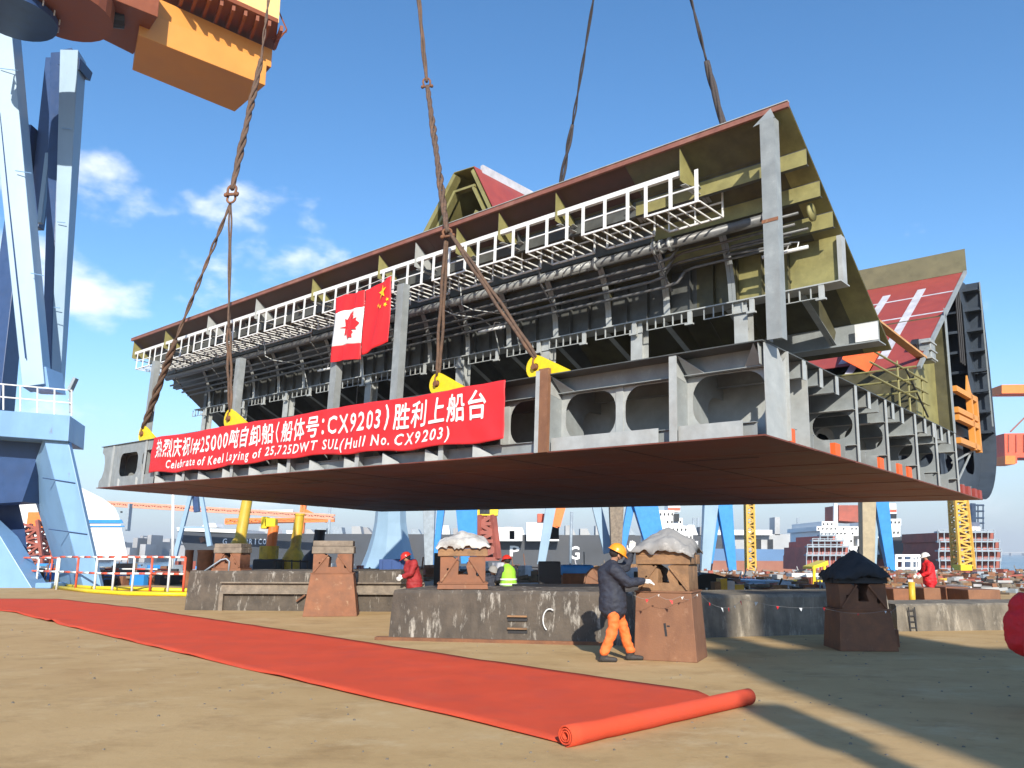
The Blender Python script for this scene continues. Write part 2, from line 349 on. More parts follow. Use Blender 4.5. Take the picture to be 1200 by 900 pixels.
# bilge + side shell
prof = [(16.2, 0.0)]+[(16.2+2.75*math.sin(R(a)), 2.75-2.75*math.cos(R(a))) for a in range(9, 91, 9)]+[(18.97, 5.0), (18.68, 8.3)]
b = MB()
for i in range(len(prof)-1):
    (v0, w0), (v1, w1) = prof[i], prof[i+1]; d = Vector((v1-v0, w1-w0)).normalized(); nx, nw = d.y*.02, -d.x*.02
    b.hexa([L(0, v0, w0), L(0, v1, w1), L(0, v1-nx, w1-nw), L(0, v0-nx, w0-nw)], [L(LEN, v0, w0), L(LEN, v1, w1), L(LEN, v1-nx, w1-nw), L(LEN, v0-nx, w0-nw)])
b.build('side_shell', navy, blk)
# tank top
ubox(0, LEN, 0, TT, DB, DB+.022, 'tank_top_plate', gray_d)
# tank top longitudinals (T bars), bottom longitudinals, painted ends
lv = [.52, 1.95, 2.85, 3.75, 5.8, 6.6, 7.55, 8.3, 10.3, 11.1, 11.9, 12.7]
for v in lv:
    b = MB(); u0 = .06
    b.box(-LEN+.05, -u0, v-.008, v+.008, DB-.36, DB-.002); b.box(-LEN+.05, -u0, v-.07, v+.07, DB-.375, DB-.358)
    b.build('tank_top_stiffener', gray, blk)
for v in [1.6, 2.5, 3.4, 4.3, 5.6, 6.4, 7.8, 8.6, 10.2, 11.0, 11.8, 12.6, 14.3, 15.2]:
    b = MB(); b.box(-LEN+.05, -.10, v-.01, v+.01, .013, .33); b.box(-LEN+.05, -.10, v-.01, v+.11, .33, .345)
    o = b.build('bottom_stiffener', gray, blk)
for v in [1.15, 3.55, 6.4, 7.8, 8.6, 13.9, 14.6, 15.4, 16.0]:
    b = MB(); b.box(-.55, -.04, v, v+.3, .02, .30); o = b.build('painted_end', orange_pr if v < 9 else redprim, blk)
    o['label'] = 'orange-red painted stiffener end'
# bottom longitudinal along the front edge (T bar on the shell plate)
b = MB(); b.box(-LEN+.02, -.3, .30, .315, .012, .30); b.box(-LEN+.02, -.3, .24, .375, .30, .315)
b.build('bottom_stiffener', gray, blk)
# front edge: bottom ledge plate seen pale along the bottom of each bay
ubox(.5, 2.0-.08, .10, .115, .02, .33, 'edge_plate', gray_p); ubox(2.4, 5.3, .10, .115, .02, .33, 'edge_plate', gray_p)
# transverse floors with oval holes
floors = [2.0, 5.42, 9.0, 12.6, 16.2, 19.8, 23.4, 27.0, 30.3]
girds = [1.06, 4.92, 9.4, 13.38]
def floor_outline(v0=.05, v1=TT-.02):
    return [(v0, .013), (v1, .013), (v1, DB-.002), (v0, DB-.002)]
fh = [rrect(.45+.0, .95, .55, 1.28, .2)]
holes = []
for c in (2.0, 3.6, 6.0, 7.9, 10.4, 12.1): holes.append(rrect(c-.55, c+.55, .42, 1.22, .39))
fm = plate_mesh('floor_plate', floor_outline(), holes, .016, gray)
for u in floors:
    place_plate('floor_plate', fm, blk, L(u, 0, 0), EV, EW)
    # front flange of the floor, with curved web bracket
    b = MB(); b.box(-u-.09, -u+.09, .03, .05, .013, DB-.004); b.build('floor_flange', gray_p, blk)
# end plate at u=0 between v .08 and 1.05 (corner) and floor rows set back in the end face
corner = [(.62, .013), (1.05, .013), (1.05, DB-.15), (.9, DB-.22), (.75, DB-.002), (.14, DB-.002), (.14, DB-.3), (.28, DB-.42), (.42, 1.2), (.44, .8), (.36, .5), (.2, .36), (.2, .013)]
place_plate('corner_plate', plate_mesh('corner_plate', [(.10, .013), (1.05, .013), (1.05, DB-.12), (.92, DB-.24), (.72, DB-.002), (.10, DB-.002)], [], .016, gray_p), blk, L(.02, 0, 0), EV, EW)
ubox(-.05, .10, 1.05, 1.07, .013, DB-.003, 'corner_flange', gray_p)
gov = [(-u1, -u0) for u0, u1 in ((.12, 1.08), (1.35, 1.85), (2.3, 3.4), (3.95, 5.1))]
gmesh = plate_mesh('girder', [(-LEN+.05, .013), (-.02, .013), (-.02, DB-.002), (-LEN+.05, DB-.002)], [rrect(a, c, .58, 1.24, min(.325, (c-a)/2-.01)) for a, c in gov], .018, gray)
for v in girds[1:]+[7.0, 11.3]:
    place_plate('longitudinal_girder', gmesh, blk, Vector((0, v, 0)), Vector((1, 0, 0)), EW)
    ubox(.03, 2.0, v-.14, v-.011, .40, .412, 'girder_rib', gray_p); ubox(.03, 2.0, v-.16, v-.011, 1.24, 1.252, 'girder_rib', gray_p)
    ubox(.0, .02, v-.06, v+.06, .013, DB-.004, 'girder_flange', gray_p)
# triangular end brackets hanging from tank top
for v in (1.95, 2.85, 3.75, 5.8, 7.55, 8.3, 10.3, 11.1, 11.9, 12.7):
    b = MB(); b.prism([L(.01, v, DB-.003), L(1.25, v, DB-.003), L(1.25, v, DB-.06), L(.01, v, DB-.42)], (0, .014, 0)); b.build('end_bracket', gray_p, blk)
    ubox(0.0, .016, v-.07, v+.09, DB-.42, DB-.003, 'bracket_flange', gray_p)
# front longitudinal girder with big oval openings set back .85 m
gh = []; bays = [0.1]+floors
for a, c in zip(bays[:-1], bays[1:]):
    if c-a < 2.5: gh.append(rrect(a+.13, c-.13, .34, 1.43, .42))
    else:
        md = (a+c)/2; gh.append(rrect(a+.13, md-.13, .34, 1.43, .42)); gh.append(rrect(md+.13, c-.13, .34, 1.43, .42))
gh = [[(-x, y) for x, y in h] for h in gh]
place_plate('longitudinal_girder', plate_mesh('front_girder', [(-LEN+.1, .013), (-.1, .013), (-.1, DB-.38), (-LEN+.1, DB-.38)], gh, .016, gray_p), blk, Vector((0, .62, 0)), Vector((1, 0, 0)), EW)
ubox(.05, LEN, 2.2, 2.215, .013, DB-.003, 'longitudinal_girder', gray_p)
for u in [3.72, 7.2, 10.8, 14.4, 18.0, 21.6, 25.2, 28.7]:
    b = MB(); b.box(-u-.1, -u+.1, .59, .61, .34, DB-.37); b.build('girder_post', gray_p, blk)
for u in floors+[.12]:        # triangular knees under the tank top at each floor
    b = MB(); q_ = (-1 if u > .2 else 1); b.prism([L(u+.09*q_, .06, DB-.003), L(u+.52*q_, .5, DB-.37), L(u+.09*q_, .5, DB-.37)], (0, 0, -.014))
    b.prism([L(u, .04, DB-.003), L(u, .55, DB-.003), L(u, .55, DB-.5), L(u, .10, DB-.42)], (.014, 0, 0)); b.build('knee_bracket', gray_p, blk)
b = MB()
for u in [7.8+1.8*k for k in range(13)]:   # small triangular lugs under the banner, on the bottom edge
    b = MB(); b.prism([L(u, .02, .02), L(u, .02, .34), L(u-.55, .24, .02)], (.015, 0, .0)); b.prism([L(u, .03, .33), L(u, .24, .33), L(u-.5, .24, .05)], (0, 0, .014)); b.build('edge_bracket', gray_p, blk)
ubox(5.3, 5.6, -.06, .04, -.01, DB+.16, 'front_strut', rust_f)
ubox(5.56, 5.68, -.065, .03, -.01, DB+.12, 'front_strut', gray_p)
# left end: transverse web with rounded cut-outs
place_plate('end_web', plate_mesh('end_web', [(-1.0+1.6, .013), (1.7, .013), (1.7, DB-.003), (.1, DB-.003), (.1, DB-.25), (.35, DB-.4), (.5, DB-.7), (.5, .75), (.35, .45), (.1, .3), (.1, .013)], [], .016, gray), blk, Vector((-LEN+.0, .06, 0)), Vector((1, 0, 0)), EW)
place_plate('end_web', plate_mesh('end_web2', [(1.6, .013), (5.6, .013), (5.6, DB-.003), (1.6, DB-.003)], [rrect(2.1, 3.9, .42, 1.42, .32), rrect(4.3, 5.4, .42, 1.42, .3)], .016, gray), blk, Vector((-LEN+.0, .07, 0)), Vector((1, 0, 0)), EW)

# ---------------- upper structure: hopper plate 1
U0 = -.62; U1 = 30.45
A_ = (.25, 6.72); B_ = (5.72, 2.78)
sl = Vector((B_[0]-A_[0], B_[1]-A_[1])).normalized(); nr = Vector((-sl.y, sl.x))  # nr points up/back
def hp(t): return A_[0]+sl.x*t, A_[1]+sl.y*t       # point down the slope
def slab(u0, u1, t0, t1, name, mat, th=.02, off=0):
    b = MB(); q = []
    for t in (t0, t1):
        v, w_ = hp(t); q.append((v-nr.x*off, w_-nr.y*off)); q.append((v+nr.x*(th-off), w_+nr.y*(th-off)))
    (a0, a1, b0, b1) = q
    b.hexa([L(u0, *a0), L(u0, *b0), L(u0, *b1), L(u0, *a1)], [L(u1, *a0), L(u1, *b0), L(u1, *b1), L(u1, *a1)])
    return b.build(name, mat, blk)
SLEN = math.hypot(B_[0]-A_[0], B_[1]-A_[1])
ucut = [U0, 3.4, 10.4, 17.6, 24.6, U1]
tc_ = [0, .95, 3.2, SLEN]
for i in range(5):
    for j in range(3):
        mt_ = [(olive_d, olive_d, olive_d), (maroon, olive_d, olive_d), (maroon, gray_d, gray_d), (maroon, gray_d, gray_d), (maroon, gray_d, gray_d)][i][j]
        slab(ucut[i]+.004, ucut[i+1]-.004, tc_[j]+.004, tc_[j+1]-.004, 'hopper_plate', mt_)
slab(U0+.01, .02, 0.03, SLEN-.01, 'end_strip', olive, .012, .012)
# lit top rim facing the front
b = MB(); b.box(-U1, -U0, .19, .26, 6.66, 6.78); b.build('top_rim', brownred, blk)
b = MB(); b.box(-U1, -U0, .17, .275, 6.782, 6.80); b.build('rim_cap', gray_p, blk)
# stiffeners under the plate
for t in (1.02, 1.82, 2.62):
    v, w_ = hp(t); b = MB()
    b.box(-U1+.05, -U0-.02, v-.012, v+.012, w_-.36, w_-.005); b.box(-U1+.05, -U0-.02, v-.012, v+.10, w_-.375, w_-.36)
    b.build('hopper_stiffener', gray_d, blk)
    b = MB(); b.box(-4.0, -U0-.0, v-.016, v+.106, w_-.38, w_-.004) if 0 else b.box(-3.6, -U0-.015, v-.016, v-.0125, w_-.372, w_-.03); b.build('stiffener_face', olive, blk)
# longitudinal girder 1 (v=2.9) with shelf flange, girder 2 (v=4.95)
SHW = 3.66
g1 = []
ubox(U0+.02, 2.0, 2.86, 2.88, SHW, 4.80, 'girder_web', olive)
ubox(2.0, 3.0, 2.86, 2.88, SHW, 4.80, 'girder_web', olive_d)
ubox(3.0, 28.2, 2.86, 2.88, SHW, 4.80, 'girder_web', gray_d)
ubox(U0, U0+.1, 2.74, 2.98, SHW, 4.75, 'girder_end_flange', gray_p)
ubox(U0-.02, 28.4, 2.55, 3.05, SHW-.03, SHW, 'shelf_flange', gray_p)
ubox(U0+.02, 3.2, 4.93, 4.95, 2.8, 3.33, 'lower_girder_web', gray); ubox(3.2, 27.5, 4.93, 4.95, 2.8, 3.33, 'lower_girder_web', gray_d)
ubox(U0-.03, 27.5, 4.7, 5.2, 2.77, 2.80, 'lower_flange', gray)
ubox(U0-.02, U0+.5, 4.72, 4.74, 2.82, 3.25, 'junction_box', white_m)
# vertical stiffeners on the girder wall
for k in range(44):
    u = .6+.63*k
    if u > 28: break
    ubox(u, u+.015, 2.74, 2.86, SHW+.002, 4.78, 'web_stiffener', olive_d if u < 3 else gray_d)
# web frames: bracket at the front, arc flange, tripping bar below the shelf
brk_u = [1.92, 5.48, 7.45, 9.08, 10.83, 12.55, 16.13, 19.75, 23.37, 27.13, 30.3]
for u in brk_u:
    b = MB(); b.prism([L(u, .27, 6.62), L(u, .27, 5.86), L(u, .38, 5.84), L(u, 1.12, 5.98), L(u, 1.02, 6.12)], (.014, 0, 0))
    o = b.build('web_bracket', olive if u not in (10.83, 19.75, 23.37) else gray_p, blk)
    b = MB(); b.box(-u-.07, -u+.07, .40, 1.12, 5.80, 5.815); b.build('bracket_flange', gray_p, blk)
    # rectangular strip hanging at front for the rack
for u in [1.92, 3.7, 5.48, 7.3, 9.08, 10.8, 12.55, 14.3, 16.13, 17.9, 19.75, 21.5, 23.37, 25.2, 27.13]:
    pts = [];                       # arc from (0.95,6.0) to (2.62,SHW)
    for i in range(9):
        a = R(90*i/8); pts.append((.9+1.7*math.sin(a), 6.0-2.3+2.3*math.cos(a)-0.04))
    b = MB()
    for (v0, w0), (v1, w1) in zip(pts[:-1], pts[1:]):
        b.hexa([L(u-.09, v0, w0), L(u-.09, v1, w1), L(u-.09, v1+.012, w1+.012), L(u-.09, v0+.012, w0+.012)],
               [L(u+.09, v0, w0), L(u+.09, v1, w1), L(u+.09, v1+.012, w1+.012), L(u+.09, v0+.012, w0+.012)])
    b.build('frame_flange', gray_p if u > 2 else gray, blk)
    b = MB(); top = [hp(t) for t in (.75, 1.6, 2.4, 3.2)]
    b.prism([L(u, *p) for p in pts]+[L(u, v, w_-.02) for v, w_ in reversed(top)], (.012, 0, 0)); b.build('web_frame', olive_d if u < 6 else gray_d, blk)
# inclined bars below the shelf + pillars
k = 0; u = .4
while u < 27.5:
    b = MB(); b.beam(L(u, 2.95, SHW-.05), L(u, 4.72, 2.82), .16, .014, up=(0, .5, .7)); b.build('inclined_bar', gray, blk)
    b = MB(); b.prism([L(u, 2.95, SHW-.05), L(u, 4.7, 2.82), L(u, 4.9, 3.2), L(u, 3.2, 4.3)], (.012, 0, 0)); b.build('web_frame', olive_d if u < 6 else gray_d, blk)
    u += 1.8
for u in [1.75, 4.65, 7.75, 11.2, 15.8, 21.0, 24.6, 27.6]:
    b = MB(); b.box(-u-.17, -u+.17, 2.66, 2.68, DB+.02, SHW-.03); b.box(-u-.008, -u+.008, 2.68, 2.95, DB+.02, SHW-.03); b.box(-u-.17, -u+.17, 2.95, 2.97, DB+.02, SHW-.03)
    b.build('shelf_pillar', gray_p, blk)
    ubox(u-.2, u+.2, 2.63, 2.65, SHW-.32, SHW-.2, 'pillar_head_plate', gray_p)
# cable ladders hanging below the shelf
u = -.2
while u < 27.5:
    b = MB(); n = 4 + (int(u*7) % 2)
    b.box(-u-1.25, -u, 2.6, 2.63, SHW-.31, SHW-.292)
    for i in range(n+1):
        x = u+1.25*i/n; b.box(-x-.014, -x+.014, 2.6, 2.625, SHW-.31, SHW-.03)
    b.box(-u-.06, -u+.06, 2.56, 2.60, SHW-.38, SHW-.03); b.box(-u-.12, -u+.1, 2.52, 2.60, SHW-.38, SHW-.34)
    b.build('cable_hanger', gray_p, blk); u += 1.62
# front pillars
for u, w1, tilt in ((-.2, 6.50, 0), (11.2, 5.35, 0), (14.25, 5.3, 0), (20.3, 4.4, 0), (27.5, 5.3, 0)):
    b = MB(); b.box(-u-.15, -u+.15, .10, .12, DB+.022, w1); b.box(-u-.15, -u-.135, .12, .34, DB+.022, w1); b.box(-u+.135, -u+.15, .12, .34, DB+.022, w1)
    b.build('front_pillar', gray, blk)
b = MB(); b.prism([L(-.37, .10, 6.48), L(.10, .10, 6.42), L(-.26, .17, 6.74)], (0, .02, 0)); b.build('pillar_head_bracket', gray, blk)
ubox(-.37, -.03, .09, .098, 4.25, 4.32, 'rust_mark', rust_o)
# white racks
ubox(1.95, 30.2, .34, .44, 6.02, 6.14, 'rack_beam', white_m)
def make_rack():
    b = MB(); a = .03
    L_ = 1.40; D0, D1 = .36, 1.42; z0, z1 = 5.28, 5.62
    def bar(p, q, r=.02): b.beam(p, q, r*2, r*2)
    for v in (D0, D1): bar((0, v, z0), (-L_, v, z0), .022)
    for i in range(6):
        x = -L_*i/5; bar((x, D0, z0), (x, D1, z0), .016)
    for x in (0, -L_): bar((x, D1, z0), (x, D1, 6.0), .018)
    for v in (D0, D1): bar((.0, v, z1+.02), (-L_, v, z1+.02), .016)
    bar((-L_*.5, D1, z0), (-L_*.5, D1, 6.0), .016)
    o = b.build('cable_rack', white_m, blk)
    for x in (-.05, -L_*.5, -L_+.05):
        p = MB(); p.box(x-.045, x+.045, D0-.03, D0-.015, z0-.02, 6.03); p.build('rack_post', white_m, o)
    return o
rk = make_rack(); rk.location = (-1.5, 0, 0)
u = 3.3
while u < 28.8:
    c = copyob(rk, blk, (-u, 0, random.uniform(-.03, .03)))
    for ch in rk.children: copyob(ch, c)
    u += 1.8
# pipes
def pipe(pts, r, name='pipe', mat=pipe_m, n=10):
    b = MB(); b.tube(pts, r, n); return b.build(name, mat, blk, smooth=True)
pipe([L(.45, 1.55, 5.02), L(29.3, 1.55, 5.02)], .115, 'large_pipe', pipe_m, 14)
pipe([L(5.2, 1.55, 5.02), L(15, 1.55, 5.02)], .125, 'pipe_wrapping', wrap_m, 14)
for k in range(34):
    u0 = 5.25+k*.29; b = MB(); b.tube([L(u0, 1.42, 5.05), L(u0+.09, 1.5, 4.885), L(u0+.2, 1.62, 4.9)], .012, 5); b.build('wrapping_band', pipe_m, blk)
for u in (.5, 2.9, 3.15, 3.35, 5.1): pipe([L(u, 1.55, 5.02), L(u+.06, 1.55, 5.02)], .17, 'pipe_flange', gray_p, 14)
pipe([L(-.32, 2.0, 5.1), L(-.26, 2.0, 5.1)], .2, 'blank_flange', olive, 16)
for i, (v, w_, ue) in enumerate(((1.75, 4.72, 2.9), (1.9, 4.55, 3.1), (2.05, 4.40, 3.3), (2.2, 4.24, 3.0))):
    pts = [L(29.3-.3*i, v, w_), L(ue+.5, v, w_), L(ue+.15, v, w_+.05), L(ue-.05, v, w_+.28)]
    pipe(pts, .04)
    pts = [L(ue-.02, v, w_+.28), L(ue-.3, v, w_+.33), L(-.1+.15*i, v, w_+.33)]
    pipe(pts, .032)
pipe([L(-.2, 2.0, 4.75), L(1.6, 2.0, 4.78), L(1.75, 2.0, 4.6), L(.2, 2.0, 4.5)], .03)
for u in (3.4, 7.0, 10.6, 14.2, 17.8, 21.4, 25.0, 28.4):
    b = MB(); b.beam(L(u, 1.55, 4.88), L(u, 2.35, 4.15), .05, .05); b.beam(L(u, 1.5, 4.88), L(u, 1.5, 5.45), .05, .05); b.build('pipe_support', pipe_m, blk)
# lamp-like tubes on the wall
for u, w_ in ((-.1, 4.42), (8.9, 4.15), (17.2, 4.05), (24.0, 4.05)):
    b = MB(); b.tube([L(u, 2.2, w_), L(u+1.05, 2.2, w_)], .045, 8); b.tube([L(u+.25, 2.2, w_), L(u+.2, 2.2, w_+.16), L(u+.4, 2.2, w_+.2), L(u+.5, 2.2, w_)], .018, 6)
    b.build('wall_light', white_m, blk, smooth=True)
for u in (9.8, 10.6, 20.5):
    pipe([L(u, 1.2, 5.3), L(u, 1.3, 4.75), L(u-.25, 1.5, 4.6), L(u-.9, 2.0, 4.5), L(u-1.2, 2.3, 4.2), L(u-1.25, 2.5, 3.5)], .02, 'cable', gray_p, 6)
# ---------------- saddle prism between hoppers
PV = .85
rd = (9.1, 8.75); rl = (9.95, 8.82); fl = (11.6, 6.75); fr = (7.75, 6.35)
def pm(pts, ext, name, mat):
    b = MB(); b.prism(pts, ext); return b.build(name, mat, blk)
fr2 = (5.5, 3.6); fl2 = (14.0, 3.9)
back = 15.2
def quad(p0, p1, p2, p3, th, name, mat):
    n = (Vector(p1)-Vector(p0)).cross(Vector(p3)-Vector(p0)).normalized()*th; b = MB(); b.prism([p0, p1, p2, p3], n); return b.build(name, mat, blk)
quad(L(rd[0], PV, rd[1]), L(rd[0], back, rd[1]), L(fr2[0], back, fr2[1]), L(fr[0], PV, fr[1]), .02, 'saddle_plate', redprim)
quad(L(rl[0], PV, rl[1]), L(fl[0], PV, fl[1]), L(fl2[0], back, fl2[1]), L(rl[0], back, rl[1]), .02, 'saddle_plate', olive)
quad(L(rd[0], PV, rd[1]), L(rl[0], PV, rl[1]), L(rl[0], back, rl[1]), L(rd[0], back, rd[1]), .02, 'saddle_top', olive)
b = MB(); b.beam(L(rd[0]-.02, PV+.3, rd[1]+.01), L(rd[0]-.02, back, rd[1]+.01), .10, .26); b.build('saddle_edge_strip', tape_m, blk)
b = MB()
def fbar(p, q, w_=.1, th=.14, name='saddle_frame', mat=olive):
    b = MB(); b.beam(L(p[0], PV+.1, p[1]), L(q[0], PV+.1, q[1]), w_, th, up=(0, 1, 0)); b.build(name, mat, blk)
fbar((rl[0]-.05, rl[1]-.1), (fl[0]-.2, fl[1]), .16, .25); fbar((9.9, 8.15), (11.0, 6.65), .10, .22)
fbar((rd[0]+.08, rd[1]-.1), (fr[0]+.15, fr[1]), .10, .2); fbar((9.12, 8.1), (8.15, 6.4), .07, .2); fbar((9.05, 8.14), (9.95, 8.18), .07, .2)
fbar((fr[0], fr[1]+.2), (fl[0]-.1, fl[1]-.05), .28, .03); fbar((8.9, 7.3), (9.3, 6.7), .35, .03); fbar((10.6, 7.3), (10.0, 6.8), .4, .03)
quad(L(rd[0]+.2, 2.6, rd[1]-.1), L(rl[0], 2.6, rl[1]-.1), L(fl[0], 2.6, fl[1]-.8), L(fr[0], 2.6, fr[1]-.8), .02, 'saddle_diaphragm', olive_d)
# ---------------- hopper plate 2 (cargo side red) at the back
C_ = (10.27, 3.34); D_ = (16.78, 8.16)
s2 = Vector((D_[0]-C_[0], D_[1]-C_[1])).normalized(); n2 = Vector((-s2.y, s2.x))
def h2(t, o=0): return C_[0]+s2.x*t+n2.x*o, C_[1]+s2.y*t+n2.y*o
S2 = math.hypot(D_[0]-C_[0], D_[1]-C_[1])
def slab2(u0, u1, t0, t1, o0, o1, name, mat):
    b = MB(); q = [h2(t0, o0), h2(t1, o0), h2(t1, o1), h2(t0, o1)]
    b.hexa([L(u0, *p) for p in q], [L(u1, *p) for p in q]); return b.build(name, mat, blk)
for a, c in ((0.05, 1.45), (1.46, 6), (6.01, 12), (12.01, 18), (18.01, LEN)):
    for t0, t1 in ((0 if a < .1 else .8, 3.9), (3.91, S2)):
        slab2(a, c, t0, t1, -.02, 0, 'hopper_plate', redprim)
slab2(0.0, .10, 0, S2, -.06, .05, 'hopper_edge_bar', gray)
for a, c, t in ((.05, 6, 4.35), (.05, 6, 6.2)): slab2(a, c, t-.05, t+.05, .004, .008, 'weld_band', tape_m)
for a in (1.15, 2.35): slab2(a, a+.28, 1.0, 7.0, .004, .010, 'weld_band', tape_m)
slab2(1.95, 2.2, .1, 1.1, .004, .012, 'weld_band', tape_m)
ubox(0, LEN, D_[0]-.02, D_[0]+.0, D_[1], 9.02, 'hopper_top_band', olive_m)
quad(L(1.46, C_[0]-.05, C_[1]), L(1.46, C_[0]+1.2, C_[1]+.93), L(2.5, C_[0]+1.2, C_[1]+1.4), L(2.2, C_[0]-.05, C_[1]+.52), .02, 'lower_facet', orange_pr)
slab2(.3, .5, 1.2, 1.6, .01, .25, 'lifting_eye', black_m)
b = MB(); b.beam(L(.4, 7.6, 4.2), L(.1, 10.9, 3.75), .25, .06); b.build('timber_brace', plank_m, blk)
# underside structures / tunnel bulkheads
ubox(.2, LEN-.1, 10.27, 10.29, DB+.02, 3.34, 'tunnel_side', olive_d)
# olive bulkhead at the end of the side tank
place_plate('end_bulkhead', plate_mesh('end_bulkhead', [(10.3, DB+.025), (TT+.1, DB+.025), (TT+.15, 5.6), (10.3, 3.32)], [], .02, olive), blk, L(.45, 0, 0), EV, EW)
ubox(-.0, .02, TT-.1, TT+.12, DB+.02, 5.9, 'bulkhead_flange', gray)
ubox(0.02, LEN, TT, TT+.02, DB, 5.7, 'side_tank_bulkhead', olive_d)
# grey fitting on the red plate edge
b = MB(); b.box(-.3, .05, 11.3, 11.75, 3.75, 4.45); b.build('edge_fitting', gray, blk, bevel=.03)
for k in range(3):
    b = MB(); b.box(-.2, .08, 11.2, 11.8, 3.8+.25*k, 3.84+.25*k); b.build('fitting_flange', gray_p, blk)
# scaffold in the opening
for v in (8.8, 9.7, 11.0):
    b = MB(); b.tube([L(.2, v, DB+.02), L(.2, v, 3.25)], .03, 6); b.build('scaffold_pole', olive, blk)
for w_ in (2.4, 2.75, 3.1):
    b = MB(); b.tube([L(.16, 6.5, w_), L(.16, 11.4, w_+.02)], .028, 6); b.build('scaffold_pole', olive, blk)
    b = MB(); b.tube([L(3, 9.1, w_), L(-.2, 9.1, w_)], .028, 6); b.build('scaffold_pole', olive, blk)
b = MB(); b.tube([L(.1, 9.2, 3.1), L(.1, 11.0, 2.0)], .028, 6); b.build('scaffold_pole', black_m, blk)
# ---------------- side tank webs (slate)
def navy_web(u):
    out_ = [(TT+.02, .35), (16.2, .012)]+[(a-.03, c+.02) for a, c in prof[1:]]+[(16.8, 8.15), (TT+.05, 5.55)]
    hs_ = [rrect(14.0, 15.6, .7, 1.9, .4), rrect(16.3, 17.7, .95, 2.2, .45)]
    big = [(14.1, 2.5), (17.7, 2.5), (17.95, 3.2), (17.95, 7.3), (17.3, 7.75), (16.9, 7.5), (14.1, 5.3)]
    return out_, hs_+[big]
ow, hw = navy_web(0)
nm = plate_mesh('side_web', ow, hw, .02, navy)
for u in (.5, 4.1, 7.7, 11.3, 18.5, 25.7, LEN-.1): place_plate('side_web', nm, blk, L(u, 0, 0), EV, EW)
for k in range(8):
    w_ = 2.6+.76*k; vv = 18.93 if w_ < 5 else 18.97-(w_-5)*.088
    ubox(.02, LEN, vv-.62, vv-.02, w_, w_+.015, 'shell_stringer', navy)
    ubox(.0, LEN, vv-.63, vv-.61, w_-.08, w_+.02, 'stringer_flange', navy)
for k in range(5): ubox(.3, LEN, TT+.02, TT+.3, 2.3+.7*k, 2.32+.7*k, 'bulkhead_stiffener', navy)
ubox(0.0, .03, 18.62, 18.70, 2.8, 8.3, 'shell_edge', gray)
b = MB(); b.tube([L(.3, 14.4, .4), L(.3, 17.8, 2.4)], .035, 6); b.build('brace_pipe', gray, blk)
b = MB(); b.tube([L(.3, 14.0, 1.0), L(.3, 17.5, 1.9)], .035, 6); b.build('brace_pipe', gray, blk)
for k in range(3):
    b = MB(); b.tube([L(.2, 15.7+.25*k, 4.6), L(.2, 15.8+.25*k, 7.3)], .03, 6); b.build('hanging_chain', black_m, blk)
# orange access frame
pl = MB()
def ob(p, q, r=.09):
    b = MB(); b.beam(L(.15, *p), L(.15, *q), r*2, r*2, up=(1, 0, 0)); b.build('access_frame_bar', M_or, blk)
M_or = orange_c
for w_ in (1.75, 2.5, 2.75, 3.45): ob((14.3, w_), (16.9, w_+.05))
for v in (16.2, 16.9): ob((v, 1.65), (v, 3.6))
b = MB(); b.prism([L(.15, 15.7, 3.4), L(.15, 16.5, 3.4), L(.15, 16.0, 4.2)], (.05, 0, 0)); b.build('access_frame_gusset', orange_c, blk)
# lifting lugs
def lug(u, sc=1.0):
    s = .36*sc
    pr = [(-s*.9+s*math.cos(R(a)), .30*sc+s*math.sin(R(a))) for a in range(60, 271, 15)]+[(1.05*sc, 0.0)]
    pr = [(x, max(y, .0)) for x, y in pr]
    hole = [(-s*.9+s*.33*math.cos(R(a)), .30*sc+s*.33*math.sin(R(a))) for a in range(0, 360, 30)]
    me = plate_mesh('lifting_lug', pr, [hole], .07, yellow)
    place_plate('lifting_lug', me, blk, L(u, .10, DB+.02), Vector((1, 0, 0)), EW)
    b = MB(); c = L(u, .10, DB+.02)+Vector((-s*.9, 0, .30*sc)); b.tube([c+Vector((0, -.12, 0)), c+Vector((0, .12, 0))], .09*sc, 12)
    b.build('lug_pin', rust, blk)
    return WL(u+s*.9, .10, DB+.02+.30*sc)
LUGP = [lug(u, c) for u, c in ((27.3, 1.0), (20.1, 1.0), (9.05, .85), (5.55, .82))]

# ================================================================== slings
def rope(par, name, p, q, r, strands=2, mat=rope_m, seed=0, turns=.9, fat=1.0):
    p = Vector(p); q = Vector(q); ln = (q-p).length; n = max(6, int(ln*5)); d = (q-p)/ln; a = d.orthogonal().normalized(); c = d.cross(a); b = MB()
    for s in range(strands):
        pts = []
        for i in range(n+1):
            t = i/n; ph = turns*ln*t*2*math.pi/1.6+s*2*math.pi/strands+.25*math.sin(t*9+seed)
            rad = r*(.9+.25*math.sin(t*17+seed))*min(1, .4+6*min(t, 1-t))
            pts.append(p+d*ln*t+(a*math.cos(ph)+c*math.sin(ph))*rad)
        b.tube(pts, r*.85*fat, 7)
    return b.build(name, mat, par, smooth=True)
def shackle(par, p, d, s=.3, mat=rust):
    d = Vector(d).normalized(); a = d.cross(Vector((0, 1, 0))).normalized(); b = MB(); p = Vector(p)
    pts = [p-a*s*.45-d*s*.9]
    for k in range(0, 181, 20): pts.append(p-a*s*.55*math.cos(R(k))+d*s*.75*math.sin(R(k)))
    pts.append(p+a*s*.45-d*s*.9); b.tube(pts, s*.16, 8)
    b.tube([p-a*s*.85-d*s*.95, p+a*s*.85-d*s*.95], s*.17, 8)
    for k in (-1, 1): b.sphere(p+a*s*.7*k-d*s*.95, s*.28, 8, 6)
    return b.build('shackle', mat, par, smooth=True)
